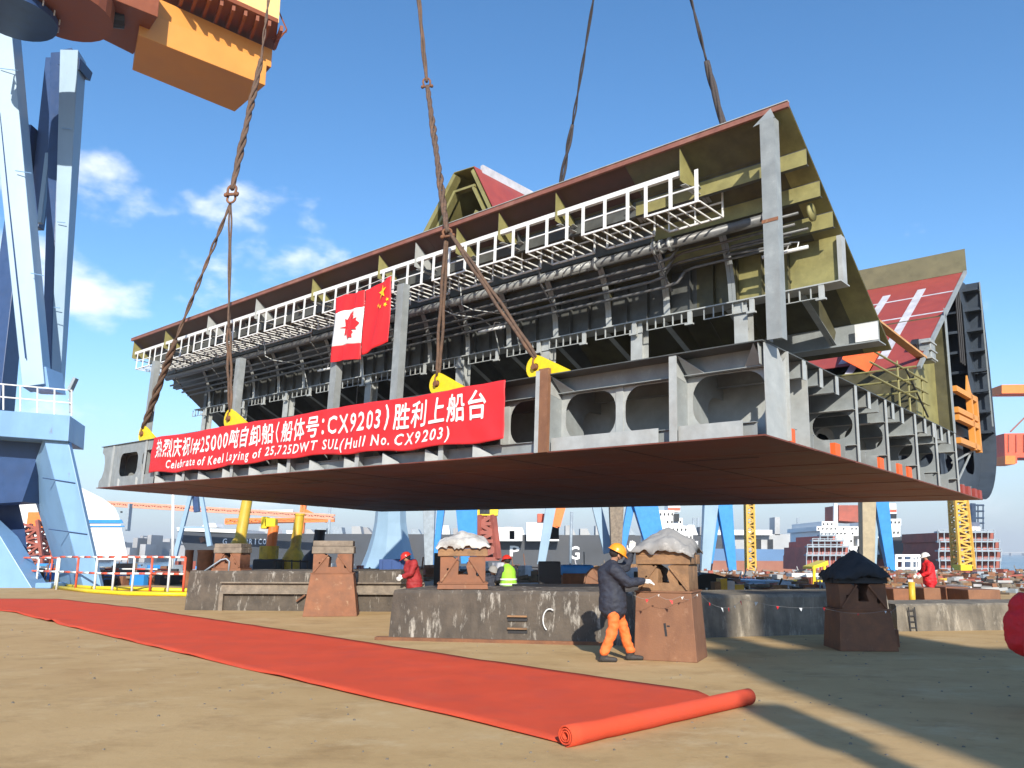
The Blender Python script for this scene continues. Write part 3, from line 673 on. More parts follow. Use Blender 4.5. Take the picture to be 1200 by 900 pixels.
# left sling
def bp(x, y, v):            # point on photo ray at block depth v
    inv = mm.inverted(); o = inv @ CAMP; d = inv.to_3x3() @ ray(x, y); t = (v-o.y)/d.y; return mm @ (o+d*t)
s1 = thing('lifting_sling', 'rusty wire rope sling at the far left, split by a shackle over the banner end', 'sling')
top = bp(322, -60, 4); k1 = bp(272, 222, .6)
rope(s1, 'rope', top, bp(306, 70, 2.0), .045, 2, seed=1, turns=.5)
rope(s1, 'rope', bp(306, 70, 2.0), k1, .085, 3, seed=2, turns=.7)
shackle(s1, k1, (top-k1), .32); shackle(s1, bp(271, 233, .6), (top-k1)*-1, .3)
k1b = bp(270, 239, .6)
rope(s1, 'rope', k1b, bp(206, 398, -.2), .05, 2, seed=3); rope(s1, 'rope', bp(206, 398, -.2), LUGP[0]+Vector((0, 0, .25)), .085, 3, seed=4)
rope(s1, 'rope', k1b, bp(268, 385, -.2), .045, 2, seed=5, turns=.1); rope(s1, 'rope', bp(268, 385, -.2), LUGP[1]+Vector((0, 0, .25)), .06, 2, seed=6, turns=.1)
shackle(s1, LUGP[0]+Vector((0, 0, .14)), (0, 0, 1), .17); shackle(s1, LUGP[1]+Vector((0, 0, .14)), (0, 0, 1), .17)
s2_ = thing('lifting_sling', 'rusty wire rope sling crossing the flags side, forked at a shackle by the olive saddle', 'sling')
r0 = bp(485, -60, 3.5); r1 = bp(500, 96, 3.0); r2 = bp(501, 101, 3.0); r3 = bp(524, 272, -.2)
rope(s2_, 'rope', r0, r1, .05, 3, rope_m, 7, .3); shackle(s2_, r1, r0-r1, .24)
rope(s2_, 'rope', r2, r3, .062, 3, rope_m, 8, .75, 1.0); shackle(s2_, r3, r1-r3, .22)
rope(s2_, 'rope', bp(523, 280, -.2), LUGP[2]+Vector((0, 0, .22)), .055, 2, rope_m, 9, .05); rope(s2_, 'rope', bp(528, 274, -.2), LUGP[3]+Vector((0, 0, .22)), .055, 2, rope_m, 10, .08)
shackle(s2_, LUGP[2]+Vector((0, 0, .14)), (0, 0, 1), .15); shackle(s2_, LUGP[3]+Vector((0, 0, .14)), (0, 0, 1), .15)
s3 = thing('lifting_sling', 'thin dark sling rising from behind the red face of the saddle', 'sling')
e3 = bp(622, 394, 16.9); t3 = bp(702, -40, 12); m3 = bp(671, 146, 14.5)
rope(s3, 'rope', t3, m3, .05, 2, rope_d, 11, .4); rope(s3, 'rope', m3, e3, .085, 2, rope_d, 12, .4)
s4 = thing('lifting_sling', 'dark sling nearest the right end, behind the sloping top edge', 'sling')
e4 = bp(900, 350, 16.9); t4 = bp(800, -40, 12); m4 = bp(828, 72, 14)
rope(s4, 'rope', t4, m4, .05, 2, rope_d, 13, .4); rope(s4, 'rope', m4, e4, .10, 3, rope_d, 14, .4)

# ================================================================== banner + flags
def warp(u, w_):
    return .030*math.sin(u*1.9+w_*1.3)+.014*math.sin(u*5.1-w_*4)+.04*noise.noise(Vector((u*1.3, w_*2.0, 3)))+.012*noise.noise(Vector((u*3, w_*4, 1)))
BU0, BU1 = 6.66, 26.15
def bw(u, s):   # s 0 bottom..1 top
    sag = -.05*math.sin((u-BU0)/(BU1-BU0)*math.pi*3)**2
    lo = .40+.05*math.sin(u*.5)+.03*math.sin(u*2.3); hi = DB+.03+sag
    return lo+(hi-lo)*s
ban = thing('banner', 'long red banner with white Chinese and English lettering on the side of the hull block', 'banner')
ban.matrix_world = mm
def cloth(name, nu, nw, fn, mat, par):
    b = MB(); n = len(b.v)
    for j in range(nw+1):
        for i in range(nu+1): b.v.append(tuple(fn(i/nu, j/nw)))
    for j in range(nw):
        for i in range(nu): a = j*(nu+1)+i; b.f.append((a, a+1, a+nu+2, a+nu+1))
    o = b.build(name, mat, par, smooth=True); md = o.modifiers.new('thick', 'SOLIDIFY'); md.thickness = .004; md.offset = 0
    return o
def bfn(s, t):
    u = BU0+(BU1-BU0)*s; return L(u, -.09+warp(u, t*1.4), bw(u, t))
cloth('banner_cloth', 260, 24, bfn, banner_m, ban)
def text_mesh(txt, name, bold=.0, shear=0):
    cu = bpy.data.curves.new('t', 'FONT'); cu.body = txt; cu.size = 1; cu.offset = 0 if bold > 1 else bold; cu.resolution_u = 2; cu.shear = shear
    ob = bpy.data.objects.new('t', cu); COL.objects.link(ob); me = eval_mesh(ob, name); bpy.data.objects.remove(ob); return me
GLY = {}
def glyph(ch, bold, shear):
    k = (ch, bold, shear)
    if k not in GLY:
        me = text_mesh(ch, 'glyph', bold, shear); GLY[k] = ([v.co.copy() for v in me.vertices], [tuple(p.vertices) for p in me.polygons])
    return GLY[k]
def layout(txt, bold, shear, gap):
    cur = 0; out_ = []
    for ch in txt:
        if ch == ' ': cur += .30; continue
        vs_, fs = glyph(ch, bold, shear); x0 = min(v.x for v in vs_); x1 = max(v.x for v in vs_)
        if ch in '（）：': out_.append((ch, cur+.16-x0)); cur += (x1-x0)+.36
        elif ord(ch) > 0x3000: out_.append((ch, cur+.04)); cur += 1.06
        else: out_.append((ch, cur+gap*.5-x0+(.10 if ch == '1' and gap > .14 else 0))); cur += (x1-x0)+gap+(.14 if ch == '1' and gap > .14 else 0)
    return out_, cur
def banner_text(txt, u_left, u_right, s0, s1, bold, shear=0, gap=.13, layers=((0, 0),)):
    lay, tot = layout(txt, bold, shear, gap); ylo, yhi = (-.10, .84) if s1-s0 > .4 else (-.05, .73)
    for ch, cx in lay:
        vs_, fs = glyph(ch, bold, shear); me = bpy.data.meshes.new('letter'); n = len(vs_); V_ = []; F_ = []; lay_i = []
        for li, (ox, oy) in enumerate(layers):
            V_ += [(v.x+ox, v.y+oy, li*.01) for v in vs_]; F_ += [tuple(q+li*n for q in f_) for f_ in fs]
        me.from_pydata(V_, [], F_)
        bm = bmesh.new(); bm.from_mesh(me); bmesh.ops.triangulate(bm, faces=bm.faces[:])
        for _ in range(3):
            long_ = [e for e in bm.edges if e.calc_length() > .12]
            if long_: bmesh.ops.subdivide_edges(bm, edges=long_, cuts=1); bmesh.ops.triangulate(bm, faces=bm.faces[:])
        for v in bm.verts:
            u = u_left+(u_right-u_left)*(v.co.x+cx)/tot; t = s0+(s1-s0)*(v.co.y-ylo)/(yhi-ylo)
            v.co = L(u, -.09+warp(u, t*1.4)-.018-v.co.z*.2, bw(u, t))
        bm.to_mesh(me); bm.free(); me.materials.append(text_m)
        o = bpy.data.objects.new('letter', me); COL.objects.link(o); o.parent = ban
banner_text('热烈庆祝1#25000吨自卸船（船体号：CX9203）胜利上船台', 25.75, 7.25,   .40, .90, 0, 0, .16, ((0, 0), (.034, 0), (.017, .020), (.017, -.020)))
banner_text('Celebrate of Keel Laying of 25,725DWT SUL(Hull No. CX9203)', 24.7, 8.5, .10, .335, .018, .15)
ban['label'] = 'long red banner with white Chinese and English lettering on the side of the hull block'

FV = -.02
def flag_obj(name, label, u0, u1, wt, wb):
    t = thing(name, label, 'flag'); t.matrix_world = mm
    def fw(u, w_): return FV+.035*math.sin((u-u0)*5.0+w_*.8)+.025*math.sin(u*9+w_*2.5)
    return t, fw
def flag_cloth(t, fw, name, uL, uR, fwt, fwb, mat, nu=20, nw=24):
    return cloth(name, nu, nw, lambda s, q: L(uL+(uR-uL)*s, fw(uL+(uR-uL)*s, fwb(s)+(fwt(s)-fwb(s))*q), fwb(s)+(fwt(s)-fwb(s))*q), mat, t)
fc, fwf = flag_obj('canadian_flag', 'red and white maple leaf flag hung sideways beside the plain red one', 12.75, 14.2, 5.4, 3.3)
uL, uR = 14.2, 12.72
top_ = lambda s: 5.46+.03*math.sin(s*5); bot_ = lambda s: 3.30+.06*math.sin(s*3+1)
mid1 = lambda s: top_(s)-.52; mid2 = lambda s: bot_(s)+.50
flag_cloth(fc, fwf, 'red_bar', uL, uR, top_, mid1, flag_r); flag_cloth(fc, fwf, 'white_field', uL, uR, mid1, mid2, flag_w); flag_cloth(fc, fwf, 'red_bar', uL, uR, mid2, bot_, flag_r)
leaf = [(0, -1), (.06, -.45), (.62, -.52), (.52, -.30), (1.0, .08), (.86, .16), (.96, .50), (.66, .44), (.58, .58), (.34, .32), (.44, .86), (.26, .76), (0, 1.12)]
leaf = leaf+[(-x, y) for x, y in reversed(leaf[1:-1])]+[]
cx, cw = 13.42, 4.42
b = MB(); pts = [(cx-ly*.50, cw+lx*.44) for lx, ly in leaf]
lm = plate_mesh('maple_leaf', [(-(p[0]), p[1]) for p in pts], [], .003, flag_r)
def densify(me, mx=.05):
    bm = bmesh.new(); bm.from_mesh(me); bmesh.ops.triangulate(bm, faces=bm.faces[:])
    for _ in range(6):
        lg = [e for e in bm.edges if e.calc_length() > mx]
        if not lg: break
        bmesh.ops.subdivide_edges(bm, edges=lg, cuts=1); bmesh.ops.triangulate(bm, faces=bm.faces[:])
    bm.to_mesh(me); bm.free()
densify(lm)
for v in lm.vertices:
    u_, w2_ = -v.co.x, v.co.y; v.co = Vector((v.co.x, fwf(u_, w2_)-.03-v.co.z, w2_))
o = bpy.data.objects.new('maple_leaf', lm); COL.objects.link(o); o.parent = fc
fc2, fwf2 = flag_obj('chinese_flag', 'plain red flag with yellow stars hung sideways next to the maple leaf flag', 11.5, 12.7, 5.4, 3.3)
t2 = lambda s: 5.42+.18*s; b2 = lambda s: 3.38+.22*s
flag_cloth(fc2, fwf2, 'red_field', 12.70, 11.45, t2, b2, flag_r)
def star(cu, cw_, r, rot=0):
    pts = []
    for k in range(10):
        a = R(90+36*k+rot); q = r if k % 2 == 0 else r*.4; pts.append((-(cu)+q*math.cos(a), cw_+q*math.sin(a)))
    me = plate_mesh('star', pts, [], .003, flag_y); densify(me, .08)
    for v in me.vertices: v.co = Vector((v.co.x, fwf2(-v.co.x, v.co.y)-.03-v.co.z, v.co.y))
    o = bpy.data.objects.new('star', me); COL.objects.link(o); o.parent = fc2
star(11.82, 5.18, .24, 8); star(12.02, 4.80, .075); star(11.85, 4.72, .075, 20); star(11.62, 4.75, .075, 40); star(11.55, 4.9, .06, 10)
b = MB(); b.tube([L(14.3, -.02, 5.48), L(11.4, -.02, 5.64)], .012, 5); o = b.build('flag_rope', white_m, blk)
b = MB(); b.tube([L(12.71, -.05, 3.4), L(12.71, -.05, DB)], .008, 4); b.build('flag_rope', black_m, blk)

# ================================================================== carpet
def smooth_line(a, c, n): return [a.lerp(c, i/n) for i in range(n+1)]
far0, far1 = gd(-60, 701), gd(829, 815); near0, near1 = gd(-60, 712), gd(657, 868)
far0 = gd(-40, 700.5)
farp = [gd(-40, 702), gd(70, 702.5), gd(160, 713), gd(240, 725), gd(520, 767.5), gd(700, 794.5), gd(822, 812), gd(850, 831)]
nearp = [gd(-40, 712), gd(15, 718), gd(72, 733), gd(80, 735), gd(230, 771), gd(420, 816), gd(540, 843), gd(668, 875)]
def resample(pts, n):
    ln = [0]
    for a, c in zip(pts[:-1], pts[1:]): ln.append(ln[-1]+(c-a).length)
    out_ = []
    for i in range(n+1):
        t = ln[-1]*i/n; k = 0
        while k < len(ln)-2 and ln[k+1] < t: k += 1
        f = (t-ln[k])/max(1e-6, ln[k+1]-ln[k]); out_.append(pts[k].lerp(pts[k+1], min(1, f)))
    return out_
NA = 90; fa = resample(farp, NA); na = resample(nearp, NA)
b = MB(); nc = 16
for i in range(NA+1):
    for j in range(nc+1):
        p = na[i].lerp(fa[i], j/nc); e = j/nc
        z = .012+.012*(noise.noise(Vector((p.x*.9, p.y*.9, 0)))+.6)+.006*noise.noise(Vector((p.x*3, p.y*3, 4)))+.004*math.sin(i*.35)*(1-e)
        if i < 75: z += max(0, .016*(1-e*9))*max(0, math.sin(i*.55))**2
        if 27 < i < 31 and j < 3: z += .07*(1-abs(i-29)/2)*(1-j/3)
        b.v.append((p.x, p.y, z+.004))
for i in range(NA):
    for j in range(nc): a = i*(nc+1)+j; b.f.append((a, a+1, a+nc+2, a+nc+1))
cp = thing('red_carpet', 'long red carpet laid across the dusty ground with its near end rolled up', 'carpet', (0, 0, 0))
o = b.build('carpet_sheet', carpet_m, cp, smooth=True); md = o.modifiers.new('t', 'SOLIDIFY'); md.thickness = .008; md.offset = 1
# roll (spiral)
ra = gd(664, 876); rb = gd(880, 826); ax = (rb-ra).normalized(); nrm = Vector((-ax.y, ax.x, 0))
if nrm.x < 0: nrm = -nrm
R0 = .09; b = MB(); NS = 64; m = 0
prof2 = []
for k in range(NS+1):
    a = 2*math.pi*3.0*k/NS; r = .025+(R0-.025)*k/NS; prof2.append((r*math.cos(a-math.pi/2), r*math.sin(a-math.pi/2)))
n_ = 18
for i in range(n_+1):
    c = ra.lerp(rb, i/n_); sc = 1+.10*noise.noise(Vector((i*.5, 0, 0)))-.06*(i/n_)
    for (x, z) in prof2:
        b.v.append(tuple(c-nrm*.02+nrm*(-x)*sc+Vector((0, 0, R0*.98+z*sc))))
for i in range(n_):
    for k in range(NS): a = i*(NS+1)+k; b.f.append((a, a+1, a+NS+2, a+NS+1))
o = b.build('carpet_roll', carpet_m, cp, smooth=True); md = o.modifiers.new('t', 'SOLIDIFY'); md.thickness = .012; md.offset = 0

# ================================================================== piers and pedestals
def rough_box(name, a, c, depth, h, mat, parent=None, taper=.0, seg=28, amp=.012, hz=6, h2=None, both=0):
    """long low concrete pier: front base runs from a to c, extends away from the camera"""
    a = Vector(a); c = Vector(c); d = (c-a); ln = d.length; d.normalize(); nb = Vector((-d.y, d.x, 0))
    if nb.y < 0: nb = -nb
    h2 = h if h2 is None else h2
    bm = bmesh.new(); 
    rows = []
    prof_ = [(0, 0), (taper, .5), (taper*2, .93), (taper*2+.05, 1.0), (depth*.5, 1.0), (depth-.04, 1.0), (depth, .94), (depth, 0)]
    P = []
    for (y, z) in prof_:
        P.append((y, z))
    full = []
    for (y0, z0), (y1, z1) in zip(P[:-1], P[1:]):
        n = max(1, int(math.hypot(y1-y0, (z1-z0)*h)/.16))
        for k in range(n): full.append((y0+(y1-y0)*k/n, z0+(z1-z0)*k/n))
    full.append(P[-1])
    for i in range(seg+1):
        t = i/seg; row = []
        hh = h+(h2-h)*t
        for (y, z) in full:
            p = a+d*ln*t+nb*y+Vector((0, 0, z*hh))
            q = noise.noise_vector(p*2.2)*amp+noise.noise_vector(p*9)*amp*.5
            if z < .01: q = Vector((0, 0, 0))
            if i in (0, seg): p = p + d*(.05*z*(1 if i == 0 else -1))
            row.append(bm.verts.new(p+q))
        rows.append(row)
    for i in range(seg):
        for k in range(len(full)-1): bm.faces.new((rows[i][k], rows[i][k+1], rows[i+1][k+1], rows[i+1][k]))
    bm.faces.new(rows[0]); bm.faces.new(rows[-1][::-1])
    bmesh.ops.recalc_face_normals(bm, faces=bm.faces[:])
    me = bpy.data.meshes.new(name); bm.to_mesh(me); bm.free(); me.materials.append(mat)
    o = bpy.data.objects.new(name, me); COL.objects.link(o)
    if parent: o.parent = parent
    return o, d, nb
# pier A (left)
pa = thing('concrete_pier', 'weathered concrete pier with a brown steel beam along its face, left of the others', 'pier')
A0 = gd(216, 715); A1 = gd(470, 717)
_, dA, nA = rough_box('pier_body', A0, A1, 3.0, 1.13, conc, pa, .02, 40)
def along(p, d, nb, s, off, z): return p+d*s+nb*off+Vector((0, 0, z))
b = MB(); b.beam(along(A0, dA, nA, 1.1, -.05, .80), along(A0, dA, nA, 7.2, -.05, .80), .14, .04); b.beam(along(A0, dA, nA, 1.1, -.05, .50), along(A0, dA, nA, 7.2, -.05, .50), .14, .04)
b.beam(along(A0, dA, nA, 1.1, 0, .65), along(A0, dA, nA, 7.2, 0, .65), .03, .3); b.build('steel_beam', timber_g, pa)
for s in (1.15, 5.0):
    b = MB(); b.beam(along(A0, dA, nA, s, -.06, 0), along(A0, dA, nA, s, -.06, .48), .14, .12); b.build('beam_post', timber_g, pa)
for s in (3.45, 3.75):
    b = MB(); b.beam(along(A0, dA, nA, s, -.1, .28), along(A0, dA, nA, s+.25, -.1, .46), .05, .05); b.build('beam_cleat', rust, pa)
pb = thing('concrete_pier', 'stained dark concrete pier with white drips, behind the worker in orange trousers', 'pier')
B0 = gd(455, 750); B1 = gd(745, 757)
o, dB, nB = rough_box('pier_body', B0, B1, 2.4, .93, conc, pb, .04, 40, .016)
b = MB(); b.prism([along(B0, dB, nB, -.25, -.08, 0), along(B0, dB, nB, 4.2, -.08, 0), along(B0, dB, nB, 4.2, .1, 0), along(B0, dB, nB, -.25, .1, 0)], (0, 0, .06)); b.build('pier_footing', rust, pb)
for z in (.20, .42):
    b = MB(); b.beam(along(B0, dB, nB, 2.35, -.02, z+.06), along(B0, dB, nB, 2.72, -.02, z+.06), .05, .03); b.build('step_ledge', timber, pb)
    b = MB(); b.beam(along(B0, dB, nB, 2.35, .03, z), along(B0, dB, nB, 2.72, .03, z), .05, .06); b.build('step_recess', black_m, pb)
b = MB(); b.tube([along(B0, dB, nB, 3.15+.13*math.cos(R(a)), -.02, .42+.2*math.sin(R(a))) for a in range(60, 250, 20)], .012, 6); b.build('white_hoop', white_m, pb)
pc = thing('concrete_pier', 'dark concrete pier partly in shade between the big rust pedestal and the black-topped one', 'pier')
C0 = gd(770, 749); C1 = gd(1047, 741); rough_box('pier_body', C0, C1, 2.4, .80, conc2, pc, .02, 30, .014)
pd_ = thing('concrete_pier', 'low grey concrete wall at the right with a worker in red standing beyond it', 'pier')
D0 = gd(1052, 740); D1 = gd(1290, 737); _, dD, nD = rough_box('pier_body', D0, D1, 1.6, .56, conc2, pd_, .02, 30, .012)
b = MB(); b.beam(along(D0, dD, nD, .28, -.03, 0), along(D0, dD, nD, .28, -.03, .5), .02, .02); b.beam(along(D0, dD, nD, .42, -.03, 0), along(D0, dD, nD, .42, -.03, .5), .02, .02)
for k in range(4): b.beam(along(D0, dD, nD, .28, -.03, .08+.12*k), along(D0, dD, nD, .42, -.03, .08+.12*k), .015, .015)
b.build('ladder', black_m, pd_)

def pedestal(label, px, y_base, wb, wt, hb, hh, ht, yaw, z0=0, Y=None, tarpm=None, tm=timber, rm=rust_f, dep=.8, peak=.3, headm=None, slot=True, Z=0, twist=0):
    c = gd(px, y_base, z0) if Y is None else Vector(((px-600)/F*Y*1.0, Y, z0))
    t = thing('keel_block_pedestal', label, 'support block', c, yaw, 'steel and timber keel supports')
    headm = headm or rm; db = wb*dep
    b = MB(); x0, x1 = wb/2, wt/2; y0, y1 = db/2, db/2*wt/wb
    if hb > 0:
        b.hexa([(-x0, -y0, 0), (x0, -y0, 0), (x0, y0, 0), (-x0, y0, 0)], [(-x1, -y1, hb), (x1, -y1, hb), (x1, y1, hb), (-x1, y1, hb)])
        o = b.build('steel_base', rm, t, bevel=.012)
        b = MB(); b.box(-x1-.015, x1+.015, -y1-.015, y1+.015, hb+.001, hb+.025); b.build('base_plate', rm, t)
        if slot:
            b = MB(); b.beam((.03, -(y0+y1)/2-.004, hb*.36), (.01, -(y0+y1)/2+.0, hb*.55), .035, .01, up=(0, 1, 0)); b.box(.045, .09, -(y0+y1)/2-.008, -(y0+y1)/2+.05, hb*.5, hb*.52); b.build('slot_mark', black_m, t)
    # head: two cheeks with a slot between
    zb = hb+.026; wx = wt*.46; g = wt*.10
    pr = [(-wx, 0), (wx, 0), (wx, hh), (g*1.2+.02, hh), (g*.7, hh*.62), (g*1.1, hh*.3), (-g*1.0, hh*.3), (-g*.8, hh*.8), (-g*2.2, hh), (-wx, hh)]
    hole1 = [(wx*.66+.035*math.cos(R(a)), hh*.33+.05*math.sin(R(a))) for a in range(0, 360, 30)]
    hole2 = [(-wx*.66+.025*math.cos(R(a)), hh*.5+.03*math.sin(R(a))) for a in range(0, 360, 45)]
    me = plate_mesh('head', pr, [hole1, hole2], y1*1.8, headm)
    o = place_plate('wedge_head', me, t, (0, 0, zb), (1, 0, 0), (0, 0, 1)); md = o.modifiers.new('b', 'BEVEL'); md.width = .008; md.limit_method = 'ANGLE'
    for s in (-1, 1):
        b = MB(); b.beam((s*wx*.95, -y1*.93, zb+.02), (s*wx*.25, -y1*.93, zb+hh*.95), .03, .05, up=(0, 1, 0)); b.build('wedge_rib', headm, t)
    zt = zb+hh+.004
    n = 3
    for k in range(n):
        xa = -wx-.03+(2*wx+.06)*0; b = MB(); ya = -y1*1.0+2*y1*k/n
        b.box(-wx-.02-random.uniform(0, .03), wx+.02+random.uniform(0, .03), ya+.004, ya+2*y1/n-.004, zt, zt+ht*.55+random.uniform(-.008, .008)); b.build('timber', tm, t, bevel=.012)
    for k in range(2):
        ya = -y1*.98+2*y1*k/2*.98; b = MB(); b.box(-wx+.0-random.uniform(0, .03), wx+.01, ya+.004, ya+y1*.96, zt+ht*.57, zt+ht); b.build('timber', tm, t, bevel=.012)
    zt += ht
    if tarpm:
        bm_ = MB(); n = 26; ex = wx+.09; ey = y1+.07
        for j in range(n+1):
            for i in range(n+1):
                x = -ex+2*ex*i/n; y = -ey+2*ey*j/n; r = max(abs(x)/ex, abs(y)/ey)
                z = peak*max(0, 1-((abs(x-.02)/ex)**2+(abs(y)/ey)**2)**.5/1.05)**.85 + .015
                if r > .86: z -= .09*(r-.86)/.14
                z += .06*noise.noise(Vector((x*4, y*4, peak*9)))-.055*(1-min(1, abs(noise.noise(Vector((x*6+y*2, y*6, 2))))*5))*(.35+.65*r)-.03*max(0, math.sin(x*11+y*7+peak*20))*r
                bm_.v.append((x+.02*noise.noise(Vector((x*5, y*5, 1))), y, zt+max(.008, z) if r < .86 else zt+z))
        for j in range(n):
            for i in range(n): a = j*(n+1)+i; bm_.f.append((a, a+1, a+n+2, a+n+1))
        o = bm_.build('tarpaulin', tarpm, t, smooth=True); md = o.modifiers.new('t', 'SOLIDIFY'); md.thickness = .006; md.offset = 1
    return t
pedestal('big rust pedestal beside the navy-jacketed worker, capped with a grey tarpaulin', 778, 769, .98, .88, 1.02, .40, .27, R(-24), tarpm=tarp, rm=rust_f, headm=timber, dep=.85, peak=.30, Y=13.35)
pedestal('tapered orange-rust pedestal with scrawled chalk marks in front of the left pier', 396, 721, 1.42, 1.12, 1.10, .50, .34, R(6), tm=timber_g, rm=rust_o, dep=.55, Y=22.5, slot=False)
pedestal('rusty wedge support standing on the middle pier under a white and grey tarpaulin', 544, 690, 1.0, .96, .10, .50, .27, R(3), z0=.94, Y=16.6, tarpm=tarp_w, tm=timber, rm=rust_o, dep=.9, peak=.22, slot=False)
pedestal('black-capped pedestal standing in shade at the right', 990, 752, .98, .86, .66, .42, .20, R(-3), Y=14.7, tarpm=black, tm=black_m, rm=rust, dep=.9, peak=.36, slot=False)
pedestal('small rusty wedge support on the left pier, next to the yellow column', 280, 672, .95, .88, .06, .44, .28, R(-6), z0=1.12, Y=25.3, tm=timber_g, rm=rust_o, dep=.9, slot=False)
b = MB(); b.box(-.36, .36, -.3, .3, 0, .30); o = b.build('steel_box', rust, bevel=.01); o.location = gd(1024, 756); o.rotation_euler = (0, 0, R(-8)); tag(o, 'small rusty steel box at the foot of the black-capped pedestal', 'box')
# chalk scrawl on pedestal (white paint strokes)
for (px, py, ln) in ((396, 680, .3), (398, 690, .35), (400, 698, .28)):
    pass
# bunting tape
def bunting(label, pts, n, size):
    t = thing('tape_bunting', label, 'bunting'); b = MB(); pp = []
    for (a, c) in zip(pts[:-1], pts[1:]):
        for k in range(8): 
            q = a.lerp(c, k/8); q.z -= .06*math.sin(math.pi*k/8); pp.append(q)
    pp.append(pts[-1]); b.tube(pp, .0022, 4); b.build('string', tarp, t)
    rs = resample(pp, n)
    for i, p in enumerate(rs[1:]):
        d = (rs[i+1]-rs[i]).normalized(); s = size*random.uniform(.7, 1.2); b = MB(); tw = Vector((random.uniform(-.3, .3), random.uniform(-.4, .4), 0))*s
        b.prism([p, p+d*s, p+d*s*.6+Vector((0, 0, -s*1.0))+tw], (0, .004, 0)); b.build('pennant', (flag_r, white_m)[i % 2], t)
bunting('red and white pennant tape between the big rust pedestal and the black-capped one', [at(817, 692, 13.4), at(846, 712, 14.0), at(870, 702, 15.2), at(964, 712, 14.2)], 9, .075)
bunting('red and white pennant tape across the face of the black-capped pedestal', [at(966, 713, 13.9), at(1036, 716, 14.0), at(1052, 709, 16.6)], 7, .04)
bunting('red and white pennant tape around the top of the big rust pedestal', [at(742, 697, 12.8), at(770, 697, 12.72), at(797, 699, 12.7), at(816, 697, 12.95)], 6, .05)

# black plates / dark low things behind piers
def pbox(name, label, cat, x0, x1, y0, y1, Y, depth, mat, group=None, bevel=0, yb=None):
    """box whose front face covers photo pixels at distance Y"""
    a = at(x0, y1, Y); c = at(x1, y0, Y); z0 = max(a.z, 0) if yb is None else yb
    b = MB(); b.box(0, c.x-a.x, 0, depth, 0, c.z-z0); o = b.build(name, mat, bevel=bevel); o.location = (a.x, Y, z0)
    return tag(o, label, cat, group)
pbox('steel_plate_stack', 'low black stack of steel plates lying behind the middle pier', 'steel plates', 600, 745, 688, 694, 18.6, 2, black_m, yb=0)
pbox('steel_plate_stack', 'long black steel stack lying behind the right-hand pier', 'steel plates', 815, 1000, 700, 706, 20, 2, black_m, yb=0)

# ================================================================== people
def skin_ob(name, nodes, edges, mat, par, root=0, lv=2):
    b = MB(); nseg = 14
    def rad(r): return (r, r) if not isinstance(r, tuple) else r
    for (i, j) in edges:
        p, q = Vector(nodes[i][0]), Vector(nodes[j][0]); (ra, rb_), (rc, rd_) = rad(nodes[i][1]), rad(nodes[j][1]); d = q-p
        if d.length < 1e-5: continue
        d.normalize(); e1 = d.cross(Vector((0, 1, 0)) if abs(d.y) < .8 else Vector((1, 0, 0))).normalized(); e2 = d.cross(e1)
        k0 = len(b.v)
        for (c, r0, r1) in ((p, ra, rb_), (q, rc, rd_)):
            for k in range(nseg):
                a = 2*math.pi*k/nseg; o_ = e1*math.cos(a)+e2*math.sin(a); b.v.append((c.x+o_.x*r0, c.y+o_.y*r1, c.z+o_.z*(r0+r1)/2))
        for k in range(nseg): b.f.append((k0+k, k0+(k+1) % nseg, k0+nseg+(k+1) % nseg, k0+nseg+k))
        b.f.append(tuple(k0+k for k in range(nseg))[::-1]); b.f.append(tuple(k0+nseg+k for k in range(nseg)))
    rmin = 9
    for (c, r) in nodes:
        r0, r1 = rad(r); rmin = min(rmin, r0, r1); b.sphere(c, 1, 14, 9, (r0*.99, r1*.99, min(r0, r1)*.99))
    me = bpy.data.meshes.new(name+'_cage'); me.from_pydata(b.v, [], b.f)
    bm = bmesh.new(); bm.from_mesh(me); bmesh.ops.remove_doubles(bm, verts=bm.verts, dist=1e-6); bmesh.ops.recalc_face_normals(bm, faces=bm.faces); bm.to_mesh(me); bm.free()
    o = bpy.data.objects.new(name, me); COL.objects.link(o)
    md = o.modifiers.new('rm', 'REMESH'); md.mode = 'VOXEL'; md.voxel_size = max(.0045, min(.02, rmin*.33)); md.use_smooth_shade = True
    ms = o.modifiers.new('sm', 'SMOOTH'); ms.factor = .5; ms.iterations = 5 if rmin > .02 else 2
    m2 = eval_mesh(o, name); bpy.data.objects.remove(o); m2.materials.clear(); m2.materials.append(mat)
    if name in ('jacket', 'coverall_top', 'trousers', 'vest'):
        for v in m2.vertices:
            n_ = v.normal; q = v.co; am = .017 if name != 'vest' else .004
            v.co = q+n_*(noise.noise(Vector((q.x*9, q.y*9, q.z*16)))*am+noise.noise(Vector((q.x*22+3, q.y*22, q.z*34)))*am*.5)
    for p in m2.polygons: p.use_smooth = True
    o = bpy.data.objects.new(name, m2); COL.objects.link(o); o.parent = par
    return o
def chain(ns, off=0): return [(off+i, off+i+1) for i in range(len(ns)-1)]
